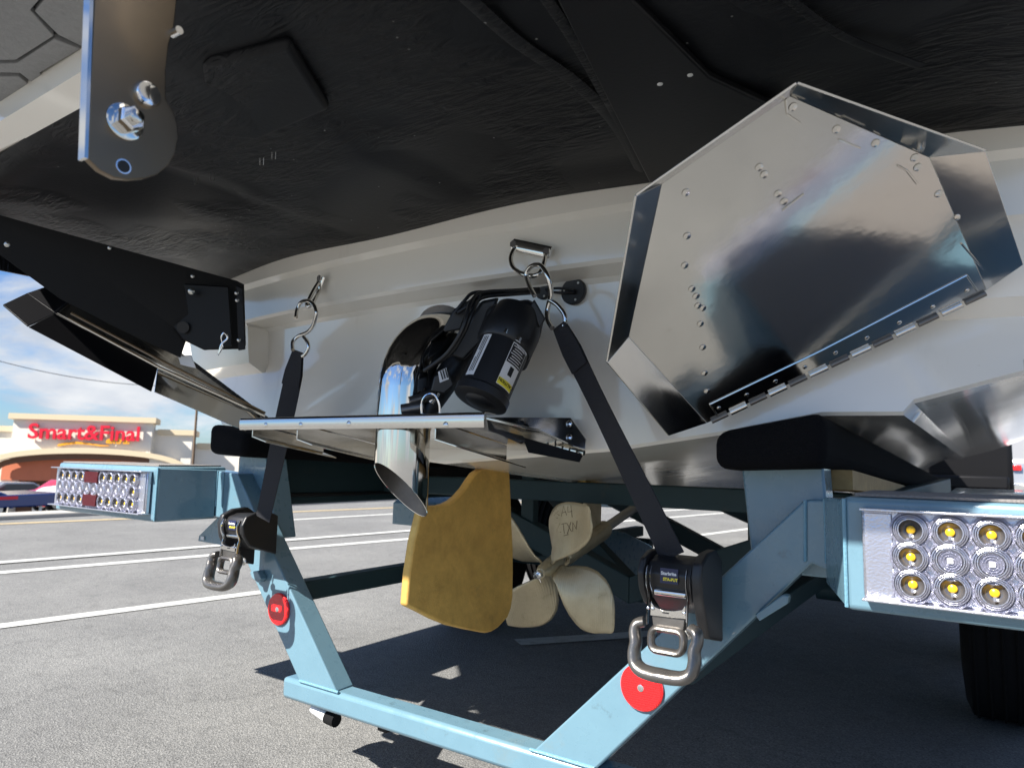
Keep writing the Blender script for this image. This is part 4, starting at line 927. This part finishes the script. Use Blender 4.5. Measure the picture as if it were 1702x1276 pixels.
# ------------------------------------------------------------------ TIE-DOWN STRAPS
def strap_set(sgn, label, hooklong):
    f_ = (lambda p: V(p)) if sgn > 0 else mir
    base = f_(V((.52, 0, .58)))
    e = empty('tie_down_strap', base, label, 'strap', 'ratchet tie down straps from trailer to transom')
    top_ = f_(PY(931, 541, -.125)); bot = f_(PY(1118, 925, -.085))
    if sgn < 0:
        top_ = PY(497, 584, -.125); bot = PY(437, 862, -.085)
    # webbing: flat band with a slight twist and stitched loop
    d_ = (bot-top_).normalized(); sd_ = V((1, 0, 0)); sd_ = (sd_-d_*sd_.dot(d_)).normalized(); nn_ = d_.cross(sd_)
    vs_, fcs = [], []; n_ = 16; hw = .0235
    for i in range(n_+1):
        t_ = i/n_; c = top_.lerp(bot, t_); tw_ = R(28*math.sin(t_*math.pi)*(1-t_)+8) * sgn
        w_ = hw*(.62+.38*min(1, t_/.12)) ; dd = sd_*math.cos(tw_)+nn_*math.sin(tw_); n2 = d_.cross(dd)
        for a, b in ((-1, -.0011), (-.35, -.0018), (.35, -.0018), (1, -.0011), (1, .0011), (-1, .0011)): vs_.append(c+dd*a*w_+n2*b)
    for i in range(n_):
        for j in range(6): a = i*6+j; b = i*6+(j+1) % 6; fcs.append((a, b, b+6, a+6))
    fcs += [tuple(range(6)), tuple(range(n_*6, n_*6+6))]
    link('webbing', mesh(vs_, fcs), e, 'web', smooth=True, angle=40)
    k = MB(); t0, t1 = .0, .2
    vs_, fcs = [], []
    for i in range(8):
        t_ = t0+(t1-t0)*i/7; c = top_.lerp(bot, t_)+nn_*.004*(1 if (nn_.dot(CAM-top_) > 0) else -1); w_ = hw*(.64+.36*min(1, t_/.12))*.98
        tw_ = R(28*math.sin(t_*math.pi)*(1-t_)+8)*sgn; dd = sd_*math.cos(tw_)+nn_*math.sin(tw_)
        vs_ += [c-dd*w_, c+dd*w_]
    for i in range(7): fcs.append((2*i, 2*i+1, 2*i+3, 2*i+2))
    o = link('stitched_fold', mesh(vs_, fcs), e, 'web'); s_ = o.modifiers.new('s', 'SOLIDIFY'); s_.thickness = .002
    # hook
    if sgn > 0:
        hp = [(975, 332), (948, 280), (934, 225), (958, 186), (1000, 180), (1030, 215), (1050, 265), (1056, 320), (1046, 365), (1038, 410), (1042, 455), (1062, 490)]
        h2 = [(1048, 352), (1085, 375), (1118, 415), (1127, 450), (1118, 482)]
        cv = lambda a, b, y: PY(560+a/2.967, 380+b/2.967, y)
    else:
        hp = [(205, 728), (215, 665), (245, 605), (295, 588), (345, 612), (372, 670), (368, 720), (345, 790), (300, 845), (225, 878), (180, 925), (180, 990)]
        h2 = [(268, 880), (300, 925), (308, 970), (285, 1020), (258, 1040)]
        cv = lambda a, b, y: PY(450+a/4.91, 380+b/4.91, y)
    P = smooth_path([cv(a, b, -.135+.012*math.sin(i*.9)) for i, (a, b) in enumerate(hp)], 5); k = MB(); k.tube(P, .0046, 12); k.build('hook', 'mirror', e, smooth=True)
    P = smooth_path([cv(a, b, -.128) for a, b in h2], 5); k = MB(); k.tube(P, .0046, 12); k.build('hook_loop', 'mirror', e, smooth=True)
    nbefore = set(e.children)
    # ratchet: housing around the reel
    def q(u, v, y): return f_(PY(u, v, y))
    prof = [(-.010, .520), (-.010, .655), (-.045, .676), (-.09, .678), (-.122, .665), (-.138, .635), (-.132, .60), (-.11, .565), (-.06, .52)]
    xL, xR = .435, .615
    k = MB(); k.prism([f_((xL+.022, y, z)) for y, z in prof], f_((xR-xL-.046, 0, 0))-V((0, 0, 0))); k.build('reel_cover', 'black', e, bev=.006, seg=3)
    pr2 = [(-.006, .50), (-.006, .668), (-.045, .690), (-.095, .690), (-.135, .672), (-.150, .635), (-.142, .59), (-.115, .545)]
    k = MB(); k.prism([f_((xL, y, z)) for y, z in pr2], f_((.020, 0, 0))); k.build('side_cover', 'black', e, bev=.006, seg=3)
    pr3 = [(-.004, .44), (-.004, .668), (-.045, .700), (-.10, .695), (-.140, .672), (-.150, .635), (-.142, .58), (-.10, .47)]
    k = MB(); k.prism([f_((xR-.024, y, z)) for y, z in pr3], f_((.03, 0, 0))); k.build('side_cover', 'black', e, bev=.007, seg=3)
    # steel side plates (curved strips)
    for x in (xL+.030, xR-.036):
        P = smooth_path([f_((x, -.142, .655)), f_((x, -.150, .63)), f_((x, -.147, .60)), f_((x, -.138, .575)), f_((x, -.142, .555)), f_((x, -.146, .52)), f_((x, -.146, .498))], 4)
        k = MB(); k.tube(P, .0065, 8, flat=.25, up=(1, 0, 0)); k.build('ratchet_plate', 'chrome', e, smooth=True)
        P = [V(p)+f_(V((.010, .004, 0))) for p in P[:14]]; k = MB(); k.tube(P, .005, 8, flat=.3, up=(1, 0, 0)); k.build('ratchet_plate', 'chrome', e, smooth=True)
    # pawl plate
    yz = -.150
    pts = [(.482, .572), (.492, .560), (.515, .554), (.548, .556), (.572, .562), (.580, .574), (.582, .540), (.480, .536)]
    k = MB(); k.prism([f_((x-.004, yz, z-.012)) for x, z in pts], (0, .004, 0)); k.build('pawl_plate', 'mirror', e, bev=.0006)
    for x in (.470, .484, .574):
        k = MB(); k.dome(f_((x, yz-.001, .543)), (0, -1, 0), .005, .003, 12); k.build('rivet', 'chrome', e, smooth=True)
    k = MB(); k.box(*sorted((f_((.512, 0, 0)).x, f_((.530, 0, 0)).x)), yz-.0012, yz, .5345, .5385); k.build('slot', 'black', e)
    # body under plate
    k = MB(); k.prism([f_((x, -.146, z)) for x, z in [(.478, .526), (.572, .526), (.568, .492), (.482, .492)]], (0, .02, 0)); k.build('handle_body', 'cast', e, bev=.002)
    k = MB(); k.tube([f_((.480, -.125, .585)), f_((.570, -.125, .585))], .011, 16); k.build('spindle', 'mirror', e, smooth=True)
    # inner loop
    def loop(cx, cz, w, h, r, y, rr_, name, mt_, tiltv=0, flat=1.3, opent=False):
        P = []
        for a0, sx_, sz_ in ((0, 1, 1), (90, -1, 1), (180, -1, -1), (270, 1, -1)):
            for i in range(6):
                a = R(a0+90*i/5); P.append(f_((cx+sx_*(w/2-r)+r*math.cos(a), y+tiltv*((cz+sz_*(h/2-r)+r*math.sin(a))-cz), cz+sz_*(h/2-r)+r*math.sin(a))))
        k = MB(); k.tube(P, rr_, 12, flat=flat, up=(0, 1, 0), close=True); return k.build(name, mt_, e, smooth=True)
    loop(.525, .465, .092, .056, .020, -.150, .0100, 'inner_loop', 'cast', .15)
    P = [f_(V(p)) for p in [(.458, -.150, .505), (.440, -.156, .498), (.436, -.16, .478), (.442, -.165, .455), (.440, -.170, .428), (.446, -.175, .402), (.466, -.18, .388), (.495, -.182, .384), (.525, -.183, .384), (.555, -.182, .384), (.584, -.18, .388), (.604, -.175, .402), (.610, -.170, .428), (.608, -.165, .455), (.614, -.16, .478), (.610, -.156, .498), (.592, -.150, .505)]]
    rs = []
    P = smooth_path(P, 4); nP = len(P)
    for i in range(nP):
        t_ = abs(i/(nP-1)-.5)*2; rs.append(.0190-.0050*t_)
    k = MB(); k.tube(P, rs, 14, flat=1.25, up=(0, 1, 0)); k.build('ratchet_handle', 'cast', e, smooth=True)
    k = MB(); k.dome(f_((.545, -.075, .468)), (0, -1, 0), .017, .006, 20); k.build('mounting_bolt', 'zinc', e, smooth=True)
    # label
    k = MB(); lx = sorted((f_((.500, 0, 0)).x, f_((.552, 0, 0)).x)); k.prism([(lx[0], -.1405, .612), (lx[1], -.1405, .612), (lx[1], -.1400, .652), (lx[0], -.1400, .652)], (0, .002, 0)); k.build('maker_label', 'navy', e)
    text('label_line', 'Starbrite', .0125, (lx[0]+.003, -.1412, .6345), (1, 0, 0), (0, 0, 1), 'label', e, ext=.0003, bold=.0004)
    text('label_line', 'STA-PUT', .0110, (lx[0]+.009, -.1412, .6195), (1, 0, 0), (0, 0, 1), 'yellow', e, ext=.0003, bold=.0004)
    sx_, sy_, sz_ = .575, .74, .585
    x_o = .548 if sgn > 0 else .50
    for o in e.children:
        if o in nbefore: continue
        L_ = WM[o.name].translation
        def amap(p): return V((sgn*(x_o+(abs(p.x)-.435)*sx_) if True else 0, p.y*sy_-.018, .455+(p.z-.38)*sz_))
        o.data.transform(Matrix.Diagonal((sx_, sy_, sz_, 1))); nl = amap(L_)
        for b_ in o.modifiers:
            if b_.type == 'BEVEL': b_.width *= .6
        o.matrix_basis = Matrix.Translation(nl); WM[o.name] = o.matrix_basis.copy()
    return e
strap_set(1, 'black ratchet strap on the right leg of the blue frame, hooked to starboard', True)
strap_set(-1, 'black ratchet strap on the left leg of the blue frame, hooked to port', True)
#@@TRAILER
# ------------------------------------------------------------------ TRAILER
tr_ = empty('boat_trailer', (0, 0, 0), 'light blue steel boat trailer with U shaped rear frame and clear LED lamps', 'trailer')
def tb(name, mt_, x0, x1, y0, y1, z0, z1, bev=.004, par=None):
    return MB().box(x0, x1, y0, y1, z0, z1).build(name, mt_, par or tr_, bev=bev)
D_ = .062
tb('bottom_bar', 'blue', -.475, .475, -.002, D_, .170, .222, .010)
legs = [(.410, .224), (.272, .224), (.782, .727), (.862, .727), (.862, .600), (.800, .622)]
# right leg: outer bottom, inner bottom, up to the elbow
LG = [V((.412, 0, .2225)), V((.277, 0, .2225)), V((.781, 0, .727)), V((.868, 0, .733)), V((.868, 0, .598)), V((.79, 0, .628))]
for s__ in (1, -1):
    f_ = (lambda p: V(p)) if s__ > 0 else mir
    if s__ < 0: LGx = [V((.415, 0, .2225)), V((.279, 0, .2225)), V((.72, 0, .725)), V((.868, 0, .733)), V((.868, 0, .598)), V((.755, 0, .600))]
    else: LGx = LG
    k = MB(); k.prism([f_(p) for p in LGx], (0, D_-.004, 0)); k.build('frame_leg', 'blue', tr_, bev=.004, seg=3)
    # weld beads
    k = MB(); k.tube([f_((.27, -.001, .2235)), f_((.41, -.001, .2235))], .0035, 8); k.build('weld', 'weld', tr_, smooth=True)
    k = MB(); k.tube([f_((.781, -.001, .63)), f_((.783, -.001, .727))], .003, 8); k.build('weld', 'weld', tr_, smooth=True)
    k = MB(); k.tube([f_((.812, -.001, .63)), f_((.812, -.001, .73))], .0025, 8); k.build('weld', 'weld', tr_, smooth=True)
    # chamfer to lamp box
    k = MB(); k.hexa([f_((.812, -.004, .600)), f_((.812, -.004, .733)), f_((.862, -.148, .737)), f_((.862, -.148, .592))], [f_((.90, .05, .600)), f_((.90, .05, .733)), f_((.92, -.12, .737)), f_((.92, -.12, .592))]); k.build('box_cheek', 'blue', tr_, bev=.002)
    # lamp box
    k = MB(); x0, x1 = sorted((s__*.860, s__*1.45)); k.box(x0, x1, -.150, .06, .590, .741); k.build('lamp_box', 'blue', tr_, bev=.008, seg=3)
    k = MB(); x0, x1 = sorted((s__*.875, s__*1.44)); k.box(x0, x1, -.142, .05, .742, .7455); k.build('grip_tape', 'grip', tr_)
    # post and bunk
    k = MB()
    if s__ > 0: q4 = [(.685, .05, .60), (.812, .05, .60), (.802, .05, .79), (.668, .05, .775)]
    else: q4 = [(.60, .05, .55), (.80, .05, .60), (.785, .05, .79), (.665, .05, .78)]
    k.prism([f_(p) for p in q4], (0, .07, 0)); k.build('bunk_post', 'blue', tr_, bev=.004)
    # bunk: long carpeted beam following the hull bottom
    def bk(y, dz=0): return [f_((.645, y, .772+dz)), f_((.820, y, .780+dz)), f_((.822, y, .868+dz)), f_((.645, y, .836+dz))]
    k = MB(); k.hexa(bk(-.035), [p_-V((s__*.05, 0, 0)) for p_ in bk(4.6, -.14)]); o = k.build('bunk_pad', 'blackfab', tr_, bev=.022, seg=4)
    if s__ > 0: k = MB(); k.hexa([f_((.72, .13, .742)), f_((.835, .13, .742)), f_((.835, .13, .776)), f_((.72, .13, .776))], [f_((.55, 4.4, .595)), f_((.69, 4.4, .595)), f_((.69, 4.4, .628)), f_((.55, 4.4, .628))]); k.build('bunk_board', 'wood', tr_)
    # side step plate between lamp box and fender
    x0, x1 = sorted((s__*.93, s__*1.40)); tb('side_step', 'blue', x0, x1, .09, 1.22, .668, .690, .004)
    k = MB(); k.hexa([(s__*.765, 1.75, .66), (s__*.765, 1.75, .60), (s__*.765, 1.80, .60), (s__*.765, 1.80, .66)], [(s__*.04, 1.15, .37), (s__*.04, 1.15, .31), (s__*.04, 1.21, .31), (s__*.04, 1.21, .37)]); k.build('brace', 'blue_shaded', tr_, bev=.003)
    k = MB(); k.tube([f_((.862, -.150, .594)), f_((.862, -.150, .738))], .0028, 8); k.build('weld', 'weld', tr_, smooth=True)
    k = MB(); k.tube(smooth_path([f_((.762, .08, .66)), f_((.760, .6, .655)), f_((.762, 1.2, .665)), f_((.760, 2.0, .65))], 4), .006, 8); k.build('brake_line', 'black', tr_, smooth=True)
    # rails
    x0, x1 = sorted((s__*.765, s__*.825)); tb('main_rail', 'blue_shaded', x0, x1, .072, 5.0, .628 if s__ < 0 else .60, .775 if s__ < 0 else .715, .006)
    x0, x1 = sorted((s__*.525, s__*.575)); tb('lower_rail', 'blue_shaded', x0, x1, .06, 2.4, .385, .438, .005)
    # side fender & wheels
    x0, x1 = sorted((s__*.92, s__*1.22))
    k = MB(); pf = [(.86, .48), (.86, .575), (1.0, .66), (1.25, .70), (1.9, .70), (2.3, .70), (2.65, .66), (2.8, .575), (2.8, .48), (2.78, .48), (2.76, .56), (2.62, .64), (2.3, .68), (1.25, .68), (1.02, .64), (.88, .56), (.88, .48)]
    k.prism([(x0, y+.30, z) for y, z in pf], (x1-x0, 0, 0)); k.build('fender', 'blue', tr_, bev=.002)
    for yy in (1.60, 2.44):
        wx = s__*1.05; ax_ = V((1, 0, 0)); k = MB(); c = V((wx, yy, .335)); w_ = .215; r_ = .33
        k.tube([c-ax_*w_*.5, c-ax_*w_*.46, c-ax_*w_*.38, c+ax_*w_*.38, c+ax_*w_*.46, c+ax_*w_*.5], [r_*.62, r_*.88, r_, r_, r_*.88, r_*.62], 48); wh = k.build('wheel', 'rubber', tr_, smooth=True, angle=25)
        k = MB()
        for i in range(5):
            xx_ = wx-w_*.32+w_*.64*i/4
            k.tube([V((xx_, yy+r_*1.004*math.cos(R(a)), .335+r_*1.004*math.sin(R(a)))) for a in range(0, 360, 8)], .0085, 5, close=True, flat=.5, up=(1, 0, 0))
        k.build('tread', 'rubber', wh)
        k = MB(); k.tube([c+ax_*w_*.3*q for q in (-1, 1)], r_*.6, 28); k.build('rim', 'zinc', wh, smooth=True)
        k = MB(); k.cyl((wx, yy, .335), (s__*.5, yy, .335), .035, 12); k.build('axle', 'blue_shaded', tr_, smooth=True)
# V cross members, struts
for yy, zc_ in ((1.05, .30), (2.25, .26), (3.5, .30)):
    for s__ in (1, -1):
        k = MB(); k.hexa([(s__*.79, yy, .60), (s__*.79, yy, .70), (0, yy, zc_+.09), (0, yy, zc_)], [(s__*.79, yy+.06, .60), (s__*.79, yy+.06, .70), (0, yy+.06, zc_+.09), (0, yy+.06, zc_)]); k.build('cross_member', 'blue_shaded', tr_, bev=.004)
        k = MB(); k.box(*sorted((s__*.40, s__*.455)), yy+.01, yy+.05, zc_+.18, .735); k.build('strut_post', 'blue_shaded', tr_, bev=.003)
tb('keel_rail', 'blue_shaded', -.04, .04, 1.1, 4.6, .30, .37, .005)
tb('bunk_beam', 'blackpaint', -.60, -.56, .5, 3.6, .70, .745, .003)
tb('cross_bar', 'blue_shaded', -.76, .76, .62, .67, .66, .72, .004)
k = MB(); P = smooth_path([PX(930, 900, -.3), PX(1000, 905, -.28), PX(1045, 935, -.2), PX(1080, 990, -.1), PX(1100, 1010, 0)], 5)
# arched spring hanger with bolt near the right ratchet
P = [PX(u, v, -.45) for u, v in [(1000, 875), (1040, 885), (1080, 905), (1110, 935), (1110, 995), (1080, 985), (1050, 975), (1030, 940), (1000, 905)]]
k = MB(); k.prism(P, (-.04, 0, 0)); k.build('gusset_plate', 'blue', tr_, bev=.004)
c = PX(1055, 963, -.445); k = MB(); k.dome(c, (1, -.3, 0), .014, .01, 12); k.build('bolt', 'zinc', tr_, smooth=True)
# left hitch gusset below the leg
P = [PY(u, v, .02) for u, v in [(368, 853), (330, 890), (329, 899), (375, 907), (400, 905), (392, 868)]]
k = MB(); k.prism(P, (0, .008, 0)); gs = k.build('gusset_plate', 'blue', tr_, bev=.002)
k = MB(); c = PY(337, 894, .018); k.box(c.x-.008, c.x+.008, c.y-.002, c.y, c.z-.005, c.z+.005); k.build('slot', 'label', gs)
k = MB(); c = PY(372, 886, .018); k.dome(c, (0, -1, 0), .016, .006, 14); k.build('knob', 'blackpaint', gs, smooth=True)
# small tabs on legs
k = MB(); P = [PY(u, v, -.02) for u, v in [(1254, 1021), (1300, 988), (1311, 990), (1309, 1003), (1262, 1032)]]; k.prism(P, (0, .02, 0)); k.build('tie_tab', 'blue', tr_, bev=.002)
k = MB(); P = [PY(u, v, -.02) for u, v in [(415, 950), (428, 948), (434, 962), (428, 968), (418, 960)]]; k.prism(P, (0, .02, 0)); k.build('tie_tab', 'blue', tr_, bev=.002)
# D ring roller beneath the left corner
c = PY(545, 1182, .03); k = MB(); k.tube([c+V((-.05, 0, 0)), c+V((0.0, 0, -.012))], .014, 14); k.build('light_housing', 'label', tr_, smooth=True)
k = MB(); k.tube([c+V((.0, 0, -.012)), c+V((.032, 0, -.014))], .016, 14); k.build('rubber_stop', 'rubber', tr_, smooth=True)
tb('junction_nub', 'blackpaint', -.16, -.13, .02, .05, .155, .170, .003)
# reflectors
for s__, lab in ((1, None), (-1, None)):
    c = V((s__*.503, -.001, .3845)); k = MB(); k.tube([c, c-V((0, .004, 0)), c-V((0, .006, 0))], [.0405, .0405, .0385], 48); rf = k.build('reflector', 'red', tr_, smooth=True)
    k = MB()
    for i in range(-9, 10):
        z = i*.0039; w_ = math.sqrt(max(0, .0375**2-z*z))
        k.prism([(c.x-w_, c.y-.006, c.z+z-.0012), (c.x+w_, c.y-.006, c.z+z-.0012), (c.x+w_, c.y-.006, c.z+z+.0012), (c.x-w_, c.y-.006, c.z+z+.0012)], (0, -.0011, 0))
    k.build('ridge', 'red', rf)
    k = MB(); k.tube([c-V((0, .006, 0)), c-V((0, .0085, 0)), c-V((0, .009, 0))], [.007, .006, .004], 16); k.build('rivet', 'chrome', rf, smooth=True)
# lamps -------------------------------------------------------------------
lens_me = None; pitch = .0425
def lens_mesh(kind):
    k = MB(); rr_ = .0185
    def ring(prof, mi):
        n_ = 28; vs_, fcs = [], []
        for (r, y) in prof:
            for j in range(n_): a = 2*math.pi*j/n_; vs_.append((r*math.cos(a), y, r*math.sin(a)))
        for i in range(len(prof)-1):
            for j in range(n_): fcs.append((i*n_+j, i*n_+(j+1) % n_, (i+1)*n_+(j+1) % n_, (i+1)*n_+j))
        k.add(vs_, fcs, mi)
    ring([(.0240, .0078), (.0238, .0008), (.0234, -.0006), (.0228, .0004), (.0222, -.0008), (.0216, .0004), (.0208, -.001), (.0202, .0004)], 0)
    ring([(.0198, 0), (.0192, -.0035), (.0182, -.004), (.0174, -.001), (.0168, -.0035), (.0158, -.004), (.0150, -.0005), (.0146, -.003), (.0134, -.003)], 0)
    if kind:
        ring([(.0134, -.003), (.0125, .001), (.0105, .004), (.0075, .006), (.0012, .007)], 1)
        ring([(.0050, .007), (.0050, .0035), (.0034, .0022), (.0003, .0018)], 2)
        k.prism([(-.0015, -.002, -.009), (.0015, -.002, -.009), (.002, -.002, -.004), (-.002, -.002, -.004)], (0, -.001, 0), 0)
    else:
        pr_ = []
        for i in range(9): r = .0134-i*.0014; pr_ += [(r, -.003 if i % 2 else .0), ]
        ring(pr_+[(.0006, -.002)], 0); k.prism([(-.003, -.003, -.003), (.003, -.003, -.003), (.003, -.003, .003), (-.003, -.003, .003)], (0, -.001, 0), 3)
    me = bpy.data.meshes.new('lens'); me.from_pydata([tuple(v) for v in k.v], [], k.f)
    for p_, i in zip(me.polygons, k.mi): p_.material_index = i; p_.use_smooth = True
    bm = bmesh.new(); bm.from_mesh(me); bmesh.ops.recalc_face_normals(bm, faces=bm.faces); bm.to_mesh(me); bm.free()
    for q in ('lamp', 'lensdark', 'led', 'label'): me.materials.append(M[q])
    me.set_sharp_from_angle(angle=R(40))
    return me
LMY, LMC = lens_mesh(True), lens_mesh(False)
for s__ in (1, -1):
    x0, x1 = .885, 1.425; zl0, zl1 = .611, .727; yb_ = -.150
    xa0, xa1 = sorted((s__*x0, s__*x1))
    k = MB(); k.box(xa0, xa1, yb_-.016, yb_-.001, zl0, zl1); lp = k.build('lamp', 'lamp', tr_, bev=.004, seg=2); lp['label'] = ('starboard' if s__ > 0 else 'port')+' clear LED lamp panel'
    xi = sorted((s__*(x0+.003), s__*(x0+.036)))
    k = MB(); k.box(xi[0], xi[1], yb_-.0185, yb_-.016, zl0+.005, zl1-.005); k.build('end_reflector', 'foam' if False else 'lamp', lp, bev=.002)
    zr = [.7030, .6690, .6350]
    for row in range(3):
        for i in range(11):
            cx_ = s__*(x0+.057+i*pitch+(0 if row != 1 else -.001))
            if row != 1 and i in (5, 6): continue
            yel = (row != 1) or i == 0
            o = bpy.data.objects.new('lens', LMY if yel else LMC); COL.objects.link(o); o.parent = lp; o.matrix_parent_inverse = WM[lp.name].inverted(); o.matrix_basis = Matrix.Translation((cx_, yb_-.0235, zr[row]))
            if row == 1 and i: o.matrix_basis = o.matrix_basis @ Matrix.Scale(1.05, 4)
        if row != 1:
            xm = s__*(x0+.057+5.5*pitch); tb_ = MB().box(xm-.040, xm+.040, yb_-.028, yb_-.016, zr[row]-.017, zr[row]+.017).build('marker_lens', 'redled', lp, bev=.002)
    # fine vertical ribs along the top edge
    k = MB(); nn_ = 130
    for i in range(nn_):
        xx_ = xa0+.03+(xa1-xa0-.06)*i/nn_; k.box(xx_, xx_+.0018, yb_-.0175, yb_-.0155, zl1-.006, zl1-.001)
    k.build('lens_ribs', 'lamp', lp)
    k = MB(); k.add([(xa0+.002, yb_-.0335, zl0+.002), (xa1-.002, yb_-.0335, zl0+.002), (xa1-.002, yb_-.0335, zl1-.002), (xa0+.002, yb_-.0335, zl1-.002)], [(0, 1, 2, 3)])
    k.build('clear_cover', 'cover', lp)
    k = MB(); 
    for z in (zl0-.001, zl1-.002): k.box(xa0, xa1, yb_-.034, yb_-.001, z, z+.003)
    k.build('lamp_gasket', 'lamp', lp, bev=.0008)
